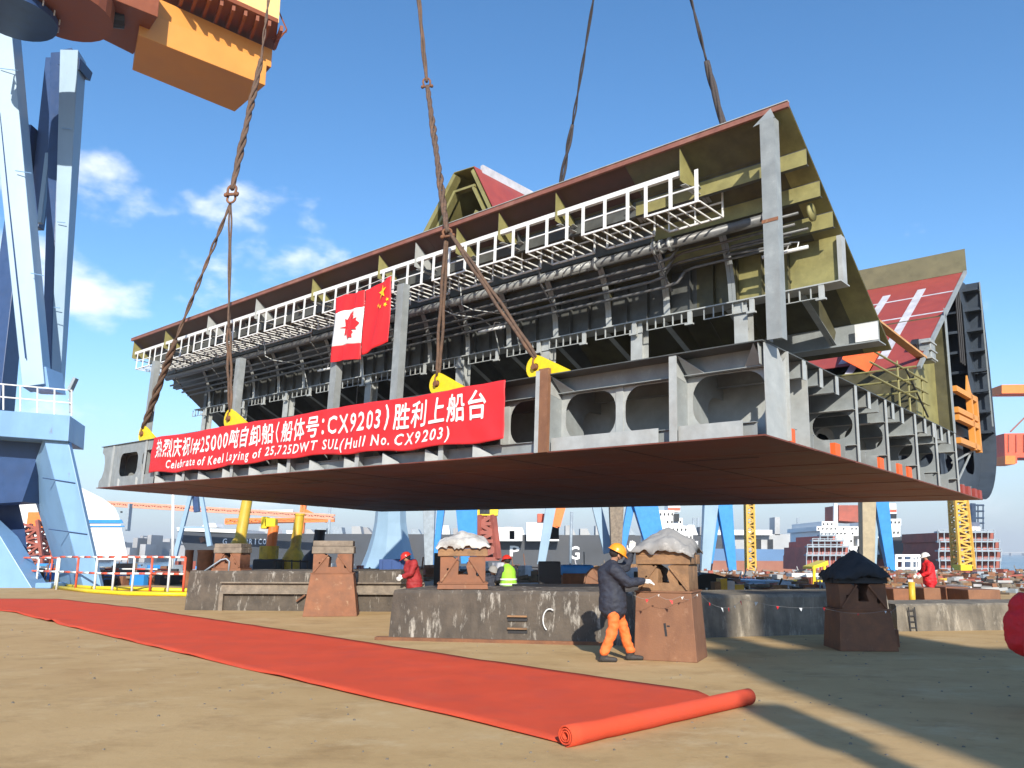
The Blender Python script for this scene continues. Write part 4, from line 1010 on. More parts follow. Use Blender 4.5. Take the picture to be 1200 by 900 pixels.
def hand(par, wrist, dirv, palm_n, s=1.0, curl=.4, mat=None, side=1):
    d = Vector(dirv).normalized(); n = Vector(palm_n); n = (n-d*n.dot(d)).normalized(); sx = d.cross(n)*side; w0 = Vector(wrist)
    nodes = [(w0, .028*s), (w0+d*.05*s, (.038*s, .026*s)), (w0+d*.09*s, (.042*s, .024*s))]; ed = [(0, 1), (1, 2)]
    for k, (off, ln) in enumerate(((-.036, .068), (-.012, .078), (.012, .072), (.034, .056))):
        p0 = w0+d*.10*s+sx*off*s; p1 = p0+(d*math.cos(curl*.6)+n*math.sin(curl*.6))*ln*.5*s; p2 = p1+(d*math.cos(curl*1.7)+n*math.sin(curl*1.7))*ln*.5*s
        i = len(nodes); nodes += [(p0, .0115*s), (p1, .0105*s), (p2, .009*s)]; ed += [(2, i), (i, i+1), (i+1, i+2)]
    p0 = w0+d*.035*s-sx*.036*s; p1 = p0+(d*.6-sx*.7+n*.3)*.04*s; p2 = p1+(d*.9-sx*.2+n*.35)*.035*s
    i = len(nodes); nodes += [(p0, .014*s), (p1, .013*s), (p2, .010*s)]; ed += [(1, i), (i, i+1), (i+1, i+2)]
    return skin_ob('glove', nodes, ed, mat, par, 1, 1)
def person(label, loc, rz, J, top, bottom, helmet, hands=True, sc=1.0, vest=False, glv=None, detail=True):
    """J: joints in a frame whose +x is the facing direction and +y the person's left"""
    t = thing('person', label, 'person', loc, rz); t.scale = (sc,)*3
    V = Vector; J = {k: V(v) for k, v in J.items()}
    pel, ch, nk, hd = J['pelvis'], J['chest'], J['neck'], J['head']
    lh, rh = pel+V((0, .09, -.03)), pel+V((0, -.09, -.03)); ls, rs = J['ls'], J['rs']
    up = (hd-nk).normalized(); fw = J.get('face', V((1, 0, 0))).normalized(); fw = (fw-up*fw.dot(up)).normalized(); sd_ = up.cross(fw)
    nodes = [(pel, .12), (pel.lerp(ch, .5), .11), (ch, .125), (nk, .055), (nk.lerp(hd, .45), .055), (hd, .085), (hd+up*.075, .07)]
    ed = [(0, 1), (1, 2), (2, 3), (3, 4), (4, 5), (5, 6)]
    def add(root, pts):
        k = len(nodes)
        for i, (p, r) in enumerate(pts): nodes.append((V(p), r)); ed.append((root if i == 0 else k+i-1, k+i))
    add(2, [(ls, .055), (J['le'], .042), (J['lw'], .03)]); add(2, [(rs, .055), (J['re'], .042), (J['rw'], .03)])
    add(0, [(lh, .085), (J['lk'], .06), (J['la'], .042)]); add(0, [(rh, .085), (J['rk'], .06), (J['ra'], .042)])
    skin_ob('body', nodes, ed, skin_m, t)
    # jacket
    nodes = [(pel+V((0, 0, -.11)), (.225, .215)), (pel+V((0, 0, .02)), (.215, .205)), (pel.lerp(ch, .4), (.205, .185)), (ch, (.215, .19)), (nk+V((0, 0, -.01)), .10)]; ed = [(0, 1), (1, 2), (2, 3), (3, 4)]
    add(3, [(ls, .10), (ls.lerp(J['le'], .5), .092), (J['le'], .082), (J['le'].lerp(J['lw'], .97), .060)])
    add(3, [(rs, .10), (rs.lerp(J['re'], .5), .092), (J['re'], .082), (J['re'].lerp(J['rw'], .97), .060)])
    skin_ob('jacket' if bottom is not top else 'coverall_top', nodes, ed, top, t, 2)
    # trousers
    nodes = [(pel+V((0, 0, .20)), .15), (pel+V((0, 0, .0)), .155)]; ed = [(0, 1)]
    for h_, k_, a_ in ((lh, J['lk'], J['la']), (rh, J['rk'], J['ra'])):
        add(1, [(h_+V((0, 0, -.06)), .11), (h_.lerp(k_, .5), .103), (k_, .088), (k_.lerp(a_, .55), .080), (a_+V((0, 0, .05)), .072)])
    skin_ob('trousers', nodes, ed, bottom, t, 1)
    for a_, f_ in ((J['la'], J.get('lf', V((1, 0, 0)))), (J['ra'], J.get('rf', V((1, 0, 0))))):
        f_ = V(f_).normalized(); base = V((a_.x, a_.y, max(a_.z-.06, .035)))
        skin_ob('boot', [(a_+V((0, 0, .06)), .052), (a_, .052), (base-f_*.04, .048), (base+f_*.07, .045), (base+f_*.17+V((0, 0, -.005)), .038)], [(0, 1), (1, 2), (2, 3), (3, 4)], boots_m, t, 1, 1)
    # helmet
    b = MB(); n, m_ = 20, 7; c = hd+up*.055-fw*.01
    for i in range(m_+1):
        th = math.pi/2*i/m_
        for k in range(n):
            a = 2*math.pi*k/n; rr = .128*math.sin(th)+.002; b.v.append(tuple(c+fw*rr*1.12*math.cos(a)+sd_*rr*math.sin(a)+up*.125*math.cos(th)))
    for i in range(m_):
        for k in range(n): b.f.append((i*n+k, i*n+(k+1) % n, (i+1)*n+(k+1) % n, (i+1)*n+k))
    k0 = len(b.v)
    for k in range(n):
        a = 2*math.pi*k/n; e = 1.18+.30*max(0, math.cos(a))**2; rr = .128*e; b.v.append(tuple(c+fw*rr*1.1*math.cos(a)+sd_*rr*.93*math.sin(a)-up*(.012+.02*max(0, math.cos(a)))))
    for k in range(n): b.f.append((m_*n+k, m_*n+(k+1) % n, k0+(k+1) % n, k0+k))
    o = b.build('helmet', helmet, t, smooth=True); md = o.modifiers.new('t', 'SOLIDIFY'); md.thickness = .006
    b = MB(); b.sphere(hd+up*.02-fw*.035, .098, 12, 8, (1, .95, .9)); b.build('hair', hair_m, t, smooth=True)
    if detail:
        b = MB(); b.sphere(hd+fw*.098-up*.005, .018, 8, 6, (1, .8, 1.3)); b.build('nose', skin_m, t, smooth=True)
        for s in (-1, 1):
            b = MB(); b.sphere(hd+fw*.083+sd_*.033*s+up*.02, .011, 8, 6); b.build('eye', black_m, t, smooth=True)
            b = MB(); b.sphere(hd+sd_*.088*s-fw*.005, .022, 8, 6, (.8, .5, 1.4)); b.build('ear', skin_m, t, smooth=True)
        b = MB(); b.sphere(hd+fw*.085-up*.045, .018, 8, 5, (.5, 1.3, .4)); b.build('mouth', maroon_c, t, smooth=True)
        b = MB(); b.tube([hd+sd_*.095-fw*.0+up*.03, hd+sd_*.05+fw*.04-up*.095, hd-sd_*.05+fw*.04-up*.095, hd-sd_*.095+up*.03], .006, 5); b.build('chin_strap', black_m, t)
    if hands:
        g = glv or glove_m
        hand(t, J['lw'], J.get('lhd', J['lw']-J['le']), J.get('lhn', (0, -1, -.2)), 1.15, .35, g, 1)
        hand(t, J['rw'], J.get('rhd', J['rw']-J['re']), J.get('rhn', (0, 1, -.2)), 1.15, .35, g, -1)
    if vest:
        nodes = [(pel+V((0, 0, .04)), (.24, .235)), (pel.lerp(ch, .5), (.235, .215)), (ch, (.235, .22)), (nk+V((0, 0, -.05)), .14)]; o = skin_ob('vest', nodes, [(0, 1), (1, 2), (2, 3)], hi_vis, t, 1)
        for f_ in (.12, .5):
            c = pel.lerp(ch, f_); b = MB(); b.tube([c-V((0, 0, .022)), c+V((0, 0, .022))], .245, 20, cap=False); b.build('reflective_band', hi_str, t, smooth=True)
    return t
wl = Vector((1.62, 13.0, 0))
person('worker in an orange helmet, navy jacket and orange trousers reaching for the big rust pedestal', wl, R(2), dict(
    pelvis=(-.05, 0, .92), chest=(-.07, 0, 1.30), neck=(-.04, 0, 1.46), head=(.03, -.01, 1.60), ls=(-.03, .19, 1.37), rs=(-.04, -.19, 1.37),
    le=(.20, .22, 1.40), lw=(.30, .20, 1.62), re=(.16, -.22, 1.17), rw=(.40, -.14, 1.20), lk=(.11, .10, .50), la=(.22, .10, .10), rk=(-.07, -.10, .50), ra=(-.22, -.10, .10),
    lhd=(.15, 0, 1), lhn=(0, -1, 0), rhd=(1, .1, -.12), rhn=(0, .3, -1), face=(1, .25, -.1), lf=(1, -.1, 0), rf=(1, -.15, 0)), jacket_m, trouser_m, helmet_o)
# others
def stand(**k):
    d = dict(pelvis=(0, 0, .93), chest=(.02, 0, 1.30), neck=(.04, 0, 1.46), head=(.07, 0, 1.60), ls=(.02, .19, 1.38), rs=(.02, -.19, 1.38),
             le=(.10, .25, 1.12), lw=(.30, .18, 1.02), re=(.12, -.25, 1.12), rw=(.32, -.18, 1.02), lk=(.02, .10, .50), la=(0, .10, .10), rk=(.02, -.10, .50), ra=(-.02, -.10, .10), face=(1, 0, -.3))
    d.update(k); return d
person('person in maroon coat and red helmet bending beside the dark blue skip', Vector(((489-600)/F*22.5, 22.5, 0)), R(188), stand(pelvis=(0, 0, .90), chest=(.10, 0, 1.24), neck=(.18, 0, 1.38), head=(.24, 0, 1.50)), maroon_c, maroon_c, helmet_r, detail=False)
person('worker in a green high-visibility vest and dark clothes behind the middle pier', Vector(((596-600)/F*22.5, 22.5, 0)), R(120), stand(pelvis=(0, 0, .78), chest=(.05, 0, 1.12), neck=(.07, 0, 1.28), head=(.10, 0, 1.42), ls=(.05, .19, 1.2), rs=(.05, -.19, 1.2), le=(.1, .28, .95), lw=(.3, .22, .88), re=(.12, -.28, .95), rw=(.34, -.2, .88), lk=(.12, .12, .42), rk=(.12, -.12, .42)), jacket_m, jacket_m, helmet_r, vest=True, detail=False)
person('person with grey hat sitting low beside the worker in the green vest', Vector(((577-600)/F*23.5, 23.5, 0)), R(-60), stand(pelvis=(0, 0, .5), chest=(.03, 0, .85), neck=(.05, 0, 1.0), head=(.08, 0, 1.12), ls=(.03, .19, .93), rs=(.03, -.19, .93), le=(.12, .24, .7), lw=(.3, .16, .62), re=(.12, -.24, .7), rw=(.3, -.16, .62), lk=(.35, .12, .5), la=(.4, .12, .1), rk=(.35, -.12, .5), ra=(.4, -.12, .1)), jacket_m, jacket_m, tarp, detail=False)
person('worker in red coveralls and white helmet standing beyond the low grey wall at the right', Vector(((1076-600)/F*26.5, 26.5, 0)), R(175), stand(), coverall, coverall, helmet_w, sc=.94, detail=False)
person('worker in red coveralls and white helmet bending forward at the right edge of the picture', Vector((5.50, 8.75, 0)), R(-50), dict(
    pelvis=(-.12, 0, .86), chest=(.10, 0, 1.12), neck=(.26, 0, 1.21), head=(.38, 0, 1.27), ls=(.14, .20, 1.14), rs=(.14, -.20, 1.14),
    le=(.20, .28, .88), lw=(.38, .18, .74), re=(.22, -.28, .86), rw=(.40, -.16, .74), lk=(.0, .12, .47), la=(-.1, .12, .10), rk=(.02, -.12, .47), ra=(-.08, -.12, .10), face=(1, 0, -.5)), coverall, coverall, helmet_w)

# ================================================================== left: railing, kerbs
def railing(label, pts, hpx=1.1, base=0, posts=True, seed=0):
    t = thing('safety_railing', label, 'railing'); rnd = random.Random(seed)
    for k, (a, c) in enumerate(zip(pts[:-1], pts[1:])):
        for i, z in enumerate((hpx, hpx*.55)):
            for s in range(3):
                p = a.lerp(c, s/3)+Vector((0, 0, z)); q = a.lerp(c, (s+1)/3)+Vector((0, 0, z)); b = MB(); b.tube([p, q], .045, 6); b.build('rail', (rail_r, white_m)[(s+k+i) % 2], t, smooth=True)
    for k, a in enumerate(pts):
        b = MB(); b.tube([a, a+Vector((0, 0, hpx))], .05, 6); b.build('post', (white_m, rail_r)[k % 2] if k % 3 else white_m, t, smooth=True)
    return t
railing('red and white pipe railing in front of the blue crane leg, left part', [gd(-60, 687), gd(14, 688), gd(42, 688), gd(64, 690)], 1.45, seed=1)
railing('red and white pipe railing along the yellow kerb, between crane leg and left pier', [gd(x, y) for x, y in ((66, 691), (88, 693), (110, 695), (131, 696), (154, 696), (175, 696), (196, 697), (214, 697))], 1.5, seed=2)
railing('shorter red and white railing beyond the yellow kerb', [gd(x, y) for x, y in ((18, 684), (58, 685), (104, 685), (155, 685), (198, 686))], 1.5, seed=5)
for lab, p in (('nearer of two yellow painted pipe kerbs under the railing', [gd(64, 690), gd(105, 695), gd(150, 698), (gd(219, 699))]), ('farther of two yellow painted pipe kerbs under the railing', [gd(66, 687.5), gd(110, 691), gd(219, 694)])):
    b = MB(); b.tube([q+Vector((0, 0, .08)) for q in p], .09, 8); o = b.build('pipe_kerb', yellow, smooth=True); tag(o, lab, 'kerb')

# ================================================================== big crane at the left
cr = thing('portal_crane', 'huge blue portal crane with an orange machinery house, standing at the left edge', 'crane')
def pxbeam(p, q, wp, wq, Y, name, mat, par, depth=None, rot=0, Yq=None):
    Yq = Y if Yq is None else Yq
    P = at(p[0], p[1], Y); Q = at(q[0], q[1], Yq); w0 = wp*Y/F; w1 = wq*Yq/F; d = depth if depth else (w0+w1)/2
    b = MB(); up = Matrix.Rotation(rot, 3, (Q-P).normalized()) @ Vector((0, 1, 0))
    b.beam(P, Q, w0, d*w0/((w0+w1)/2), up=up, w2=w1, h2=d*w1/((w0+w1)/2)); return b.build(name, mat, par, bevel=.03)
def pxprism(poly, Y, ext, name, mat, par, bevel=0):
    b = MB(); b.prism([at(x, y, Y) for x, y in poly], ext); return b.build(name, mat, par, bevel=bevel)
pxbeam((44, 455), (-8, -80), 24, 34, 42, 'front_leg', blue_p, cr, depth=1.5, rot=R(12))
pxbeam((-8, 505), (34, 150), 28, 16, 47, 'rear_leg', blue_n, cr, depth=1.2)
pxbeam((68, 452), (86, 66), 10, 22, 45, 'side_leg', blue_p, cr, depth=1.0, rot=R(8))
pxbeam((60, 456), (74, 70), 10, 14, 46.2, 'side_leg_shaded_face', blue_n, cr, depth=1.4)  # navy beam draws the shaded side of the leg
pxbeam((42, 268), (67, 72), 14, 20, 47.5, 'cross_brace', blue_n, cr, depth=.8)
pxbeam((47, 262), (57, 180), 6, 6, 46.8, 'brace_lit_face', blue_p, cr, depth=.3)  # pale strip draws the lit face of the brace
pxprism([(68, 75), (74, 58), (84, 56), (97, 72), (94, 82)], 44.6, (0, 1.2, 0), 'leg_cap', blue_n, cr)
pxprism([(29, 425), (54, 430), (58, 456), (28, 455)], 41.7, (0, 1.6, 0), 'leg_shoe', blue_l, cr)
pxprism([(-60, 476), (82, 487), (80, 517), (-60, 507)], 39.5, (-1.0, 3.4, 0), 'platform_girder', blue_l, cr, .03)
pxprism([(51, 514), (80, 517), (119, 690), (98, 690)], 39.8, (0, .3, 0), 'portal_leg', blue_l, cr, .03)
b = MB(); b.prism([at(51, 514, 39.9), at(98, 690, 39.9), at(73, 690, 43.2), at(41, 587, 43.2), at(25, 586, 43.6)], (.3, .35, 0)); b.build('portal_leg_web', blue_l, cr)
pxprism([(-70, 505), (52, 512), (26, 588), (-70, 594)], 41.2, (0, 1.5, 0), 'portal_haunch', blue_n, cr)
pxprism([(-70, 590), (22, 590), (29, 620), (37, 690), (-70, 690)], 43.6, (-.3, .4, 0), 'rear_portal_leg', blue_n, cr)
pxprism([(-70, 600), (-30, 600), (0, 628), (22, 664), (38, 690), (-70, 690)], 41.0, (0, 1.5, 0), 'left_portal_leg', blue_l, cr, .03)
for i in range(7):
    x = -36+20*i; b = MB(); b.tube([at(x, 480+.09*x, 39.6), at(x, 450+.09*x, 39.6)], .04, 6); b.build('railing_post', white_m, cr)
for dy in (450, 465):
    b = MB(); b.tube([at(-40, dy-3.6, 39.6), at(84, dy+7.5, 39.6)], .035, 6); b.build('railing_bar', white_m, cr)
    b = MB(); b.tube([at(84, dy+7.5, 39.6), at(80, dy+3, 43)], .035, 6); b.build('railing_bar', white_m, cr)
b = MB(); b.tube([at(82, 484, 39.7), at(82, 458, 39.7)], .05, 6); b.build('floodlight_post', steel_h, cr)
b = MB(); b.beam(at(82, 458, 39.7), at(89, 443, 39.7), .35, .16); b.build('floodlight', steel_h, cr, bevel=.03)
def hbox(px, z0, h, name, mat, par=cr, bevel=.03):
    b = MB(); b.prism([gd(x, y, z0) for x, y in px], (0, 0, h)); return b.build(name, mat, par, bevel=bevel)
hbox([(162, 41), (311, 100), (275, 131), (155, 82)], 30, 1.62, 'counterweight', orange_c)
hbox([(90, -20), (318, 79), (298, 96), (80, 10)], 31.7, 1.25, 'house_girder', orange_c)
hbox([(100, -12), (316, 81), (296, 102), (90, 12)], 31.63, .08, 'girder_shade_strip', orange_b)  # dark reddish slab added to draw the shade under the girder
hbox([(235, -14), (326, 27), (322, 60), (160, -12)], 33.4, .3, 'house_floor', orange_b)
hbox([(262, -2), (327, 27), (300, 45), (230, 20)], 33.75, 4.5, 'machinery_house', cream)
for k in range(9):
    f_ = k/9; a0 = (205+115*f_, 0+50*f_); b = MB(); p = gd(330-14*k, 33-6*k, 33.2); q = gd(322-14*k, 55-6*k, 33.2); b.beam(p, q, .18, .36); b.build('floor_joist', orange_b, cr)
hbox([(108, 40), (156, 64), (185, 20), (110, -10)], 30.6, 2.6, 'house_body', orange_b)
b = MB(); c = gd(76, 18, 29.5); b.tube([c, c+Vector((0, 0, 9))], 2.3, 28); b.build('slewing_column', orange_b, cr, smooth=False)
b = MB(); c = gd(18, 22, 29.0); b.tube([c, c+Vector((0, 0, .35))], 1.95, 28); b.tube([c+Vector((0, 0, .35)), c+Vector((0, 0, 3))], 1.7, 24); b.build('slewing_platform', blue_n, cr)
for k in range(16):
    a = 2*math.pi*k/16; p = c+Vector((2.0*math.cos(a), 2.0*math.sin(a), .2)); b = MB(); b.tube([p, p+Vector((0, 0, 1.2))], .04, 5); b.build('platform_rail_post', white_m, cr)
b = MB(); b.tube([c+Vector((2.0*math.cos(2*math.pi*k/24), 2.0*math.sin(2*math.pi*k/24), 1.4)) for k in range(25)], .035, 5); b.build('platform_rail', white_m, cr)
for p, q in (((326, 12), (336, 35)), ((336, 35), (322, 52)), ((318, 46), (336, 37))):
    b = MB(); b.tube([at(p[0], p[1], 45), at(q[0], q[1], 45)], .05, 5); b.build('house_railing', orange_b, cr)
b = MB(); p = gd(120, 20, 30.4); b.tube([p, p+Vector((0, 0, .0))+Vector((.9, .5, .2))], .5, 12); b.build('dark_drum', black_m, cr)

# ================================================================== mid-ground portal cranes
def vcrane(label, legs, Y, top=(0, 0), beam=True, base=None):  # grey and tan legs put the sunlit faces of blue legs into colour
    t = thing('portal_crane', label, 'crane'); xs = []
    for (p, q, wp, wq, m_, dp, dy) in legs:
        # extend up, behind the hanging block
        ext = (p[0]+(p[0]-q[0])*.9, p[1]+(p[1]-q[1])*.9); pxbeam(q, ext, wq, wp*1.3, Y+dy, 'leg', m_, t, depth=dp); xs.append(ext)
    a = at(min(x[0] for x in xs)-10, xs[0][1], Y); c = at(max(x[0] for x in xs)+10, xs[0][1], Y)
    b = MB(); b.beam(a, c, 1.6, 1.6); b.build('top_girder', blue_b, t)
    return t
vcrane('V-legged blue and grey crane standing just left of the white-capped wedge support', [((503, 597), (503, 678), 15, 8, steel_h, 1.0, 0), ((517, 597), (508, 678), 9, 5, blue_b, .8, .8), ((547, 597), (550, 660), 23, 18, blue_b, 1.2, 0)], 78)
vcrane('pale slender-legged crane right of the man in the green vest', [((645, 597), (634, 662), 11, 9, blue_p, .6, 0), ((700, 597), (713, 648), 8, 11, blue_p, .6, .5)], 84)
vcrane('crane with one grey and two bright blue legs above the orange-helmeted worker', [((722, 597), (722, 645), 15, 12, timber_g, 1.0, 0), ((738, 597), (728, 648), 8, 7, blue_b, .8, .7), ((757, 597), (770, 650), 25, 21, blue_b, 1.2, .2)], 81)
vcrane('crane with a pale leg and a tapered blue leg right of the big pedestal', [((832, 597), (826, 672), 16, 10, blue_p, 1.0, 0), ((841, 597), (832, 660), 7, 5, blue_b, .8, .6), ((849, 597), (859, 676), 19, 8, blue_b, .9, .1)], 77)
vcrane('crane with a tan leg and a bright blue slanting leg right of the black-capped pedestal', [((1016, 592), (1016, 694), 15, 12, tan_m, 1.0, 0), ((1026, 592), (1022, 694), 5, 4, blue_p, .8, .6), ((1032, 592), (1047, 692), 18, 7, blue_b, .9, .2)], 75)
# flared pedestal
t = thing('crane_pedestal', 'pale blue crane pedestal flaring out like a bell behind the middle pier', 'crane base')
cb = at(456, 660, 68); b = MB(); pts = []; rs_ = []
for k in range(12):
    f_ = k/11; pts.append(Vector((cb.x, cb.y, -.2+12*f_))); rs_.append(1.25+1.5*max(0, (1-f_*2.1))**2)
b.tube(pts, rs_, 8); b.build('flared_column', blue_p, t)
b = MB(); b.box(cb.x-2.8, cb.x+2.8, cb.y-2.8, cb.y+2.8, 0, .5); b.build('pedestal_base', blue_l, t)
sk = thing('blue_skip', 'dark blue steel skip in front of the bell-shaped pedestal', 'skip', at(463, 676, 27.5)-Vector((0, 0, at(463, 676, 27.5).z)))
b = MB(); b.box(-.55, .55, 0, 1.2, 0, 1.45); b.build('skip_body', M('skip_blue', (.015, .06, .22), .5, bump=.1, stain=(.01, .03, .1)), sk, bevel=.02)
for k in range(4):
    b = MB(); b.box(-.5+.31*k, -.43+.31*k, -.05, 0, .05, 1.4); b.build('skip_rib', MATS['skip_blue'], sk)
pbox('black_cabinet', 'tall black cabinet standing between the maroon-coated person and the white-capped support', 'cabinet', 508, 524, 648, 690, 30, 1, black_m, yb=0)
cov = pbox('covered_machine', 'black box-shaped machine with hazard stripes beside it, right of the green vest', 'machine', 632, 657, 658, 690, 24, 1, black_m, yb=0, bevel=.03)
hz_ = thing('hazard_board', 'yellow and black striped board left of the black machine', 'board', at(622, 690, 24)*1)
hz_.location.z = 0
b = MB(); b.box(-.2, .2, 0, .04, .25, .7); b.build('board', yellow, hz_)
for k in range(4):
    b = MB(); b.prism([(-.2+.1*k, -.006, .25), (-.15+.1*k, -.006, .25), (-.06+.1*k if k < 3 else .2, -.006, .7), (-.11+.1*k if k < 3 else .16, -.006, .7)], (0, .004, 0)); b.build('stripe', black_m, hz_)
o = pbox('blue_tarpaulin', 'bright blue tarpaulin bundle right of the black machine', 'tarpaulin', 657, 697, 662, 672, 26, 1.2, blue_b, yb=.95, bevel=.1)
o = pbox('steel_trestle', 'low dark trestle carrying the bright blue tarpaulin', 'trestle', 660, 695, 672, 692, 26, 1.0, rust, yb=0)
# cable reel
t = thing('cable_reel', 'rusty cable reel on edge behind the helmeted worker', 'reel', Vector((at(705, 665, 22).x, 22, .0)))
b = MB(); b.tube([(0, 0, .86), (0, .05, .86)], .44, 24); b.build('flange', rust_f, t); b = MB(); b.tube([(0, .5, .86), (0, .55, .86)], .44, 24); b.build('flange', rust_f, t)
b = MB(); b.tube([(0, .05, .86), (0, .5, .86)], .3, 20); b.build('drum', rust, t)
for k in range(12):
    a = 2*math.pi*k/12; b = MB(); b.beam((.08*math.cos(a), -.01, .86+.08*math.sin(a)), (.42*math.cos(a), -.01, .86+.42*math.sin(a)), .025, .02, up=(0, 1, 0)); b.build('spoke', rust_o, t)
b = MB(); b.box(-.3, .3, .0, .5, 0, .45); b.build('cradle', timber, t)

# ================================================================== yellow bottle-shaped columns etc (left middle)
def bottle(label, x, ytop, yb, rtop, rbody, Y, mat, lean=0, nb=.55):
    t = thing('steel_column', label, 'column'); p = at(x, yb, Y); z1 = at(x, ytop, Y).z; b = MB(); base = Vector((p.x, Y, 0))
    pr = [(0, rbody), (nb*.6, rbody), (nb*.8, rbody*.8), (nb, rtop*1.15), (1, rtop)]
    # body occupies low part
    pts = [base+Vector((lean*f_, 0, z1*f_)) for f_, r in pr]; b.tube(pts, [r for f_, r in pr], 16); o = b.build('column_body', mat, t, smooth=True); sm(o)
    b = MB(); top_ = pts[-1]; b.tube([top_-Vector((0, 0, .12)), top_], rtop*1.15, 16); b.build('column_rim', mat, t)
    return t
bottle('tall yellow steel column rising behind the small wedge support', 272, 560, 690, .30, .75, 50, yellow_c, .7, .42)
bottle('dull yellow bottle-shaped column near the black one', 340, 602, 690, .28, .72, 50, yellow_d, .35, .5)
bottle('black bottle-shaped column next to the orange-rust pedestal', 366, 621, 690, .30, .85, 48, black_m, .3, .62)
t = thing('small_crane', 'yellow and black hoisting machine between the two yellow columns', 'hoist')
b = MB(); p = at(309, 690, 48); b.box(p.x-.75, p.x+.65, 48, 49.5, 0, 1.35); b.build('hoist_base', black_m, t, bevel=.1)
b = MB(); b.tube([(p.x, 48.6, 1.3), (p.x, 48.6, 2.1)], .55, 14); b.build('hoist_body', yellow_d, t)
b = MB(); b.tube([(p.x+.1, 48.6, 2.0), (p.x+.2, 48.6, 3.3)], .3, 12); b.build('hoist_mast', lattice_o, t)
b = MB(); b.box(p.x-.3, p.x+.35, 48.3, 48.9, 3.2, 3.7); b.box(p.x-.5, p.x-.15, 48.3, 48.9, 3.1, 3.8); b.build('hoist_head', yellow, t, bevel=.05)
for i, (x0, x1) in enumerate(((214, 227), (229, 251), (258, 270))):
    t = thing('steel_drum_pile', ('brown rusted pipe pile, leftmost of the three behind the left pier', 'widest brown pipe pile, middle of the three behind the left pier', 'brown pipe pile, rightmost of the three, against the yellow column')[i], 'pile')
    Y = 40; a = at(x0, 690, Y); c = at(x1, 645, Y); b = MB(); b.tube([((a.x+c.x)/2, Y, 0), ((a.x+c.x)/2, Y, c.z)], (c.x-a.x)/2, 18); o = b.build('pile_shell', rust, t, smooth=True); sm(o)
    b = MB(); b.tube([((a.x+c.x)/2, Y, c.z-.1), ((a.x+c.x)/2, Y, c.z+.02)], (c.x-a.x)/2*1.06, 18); b.build('pile_rim', rust_f, t)
t = thing('handrail', 'short grey hooped handrail at the left end of the left pier', 'railing')
b = MB(); q = gd(222, 716); b.tube([q+Vector((.1, .6, 1.1)), q+Vector((.6, .6, 1.45)), q+Vector((.75, .6, 1.48)), q+Vector((.85, .6, 1.4)), q+Vector((.85, .6, 1.1))], .025, 6); b.build('rail', steel_h, t, smooth=True)
t = thing('mesh_fence', 'black low fence frame between the hoist and the black column', 'fence')
for x in (322, 332, 342, 352, 360):
    b = MB(); b.tube([at(x, 690, 40), at(x, 656, 40)], .04, 5); b.build('fence_post', black_m, t)
for y in (657, 668):
    b = MB(); b.tube([at(320, y, 40), at(362, y+1, 40)], .035, 5); b.build('fence_rail', black_m, t)

# ================================================================== far ships, cranes, city
def lattice(name, label, cat, p, q, w0, w1, Y, mat, bays=14, r=.09, par=None, d=None):
    t = par or thing(name, label, cat); P = at(p[0], p[1], Y); Q = at(q[0], q[1], Y); ax = (Q-P); ln = ax.length; ax.normalize()
    s = ax.cross(Vector((0, 1, 0))).normalized(); f_ = Vector((0, 1, 0)); b = MB()
    def cn(t_, i):
        w_ = (w0+(w1-w0)*t_)*Y/F/2; return P+ax*ln*t_+s*w_*((-1, 1, 1, -1)[i])+f_*w_*((-1, -1, 1, 1)[i])
    for i in range(4):
        b.beam(cn(0, i), cn(1, i), r*2, r*2)
        for k in range(bays):
            j = (i+1) % 4; a, c = (i, j) if k % 2 else (j, i); b.beam(cn(k/bays, a), cn((k+1)/bays, c), r*1.3, r*1.3); b.beam(cn(k/bays, i), cn(k/bays, j), r*1.2, r*1.2)
    b.build('lattice_mast', mat, t); return t
# dark ship
sh = thing('dark_ship', 'long dark grey ship lying across the middle distance with big white letters on its hull', 'ship')
YS = 150
pxprism([(208, 622), (245, 625), (500, 626), (846, 628), (846, 672), (228, 672), (222, 655)], YS, (0, 18, 0), 'hull', hull_dk, sh)
pxprism([(207, 618), (290, 621), (290, 625), (208, 622)], YS-.2, (0, 18, 0), 'bulwark', ship_w, sh)
pxprism([(236, 618), (240, 613), (252, 613), (254, 618)], YS+3, (0, 4, 0), 'deck_house', ship_w, sh)
def words(txt, x0, x1, y0, y1, Y, par, mat, name='letter', bold=.02, wmin=None, ymin=-.06):
    me = text_mesh(txt, name, bold); xs = [v.co.x for v in me.vertices]; ys = [v.co.y for v in me.vertices]
    ax0, ax1, ay0, ay1 = min(xs), max(xs), min(ys), max(ys); A = at(x0, y1, Y); C_2 = at(x1, y0, Y)
    for v in me.vertices: v.co = Vector((A.x+(v.co.x-ax0)/(ax1-ax0)*(C_2.x-A.x), Y+ymin, A.z+(v.co.y-ay0)/(ay1-ay0)*(C_2.z-A.z)))
    me.materials.clear(); me.materials.append(mat); o = bpy.data.objects.new(name, me); COL.objects.link(o)
    o.parent = par; return o
for ch, x in zip('G', (263.5,)): words(ch, x-2.8, x+2.8, 631, 638, YS, sh, text_m)
for i, ch in enumerate('APRICORN'): words(ch, 281+5.4*i+(1.4 if ch == 'I' else 0), 285.4+5.4*i-(1.4 if ch == 'I' else 0), 631.5, 638, YS, sh, text_m)
words('G', 667, 679, 640, 656, YS, sh, text_m); words('P', 597.5, 609, 639.5, 652, YS, sh, text_m); words('I', 522, 526.5, 637, 652, YS, sh, text_m)
pxprism([(233, 630), (238, 629), (240, 634), (235, 636)], YS-.4, (0, .4, 0), 'anchor_pocket', rust_o, sh)
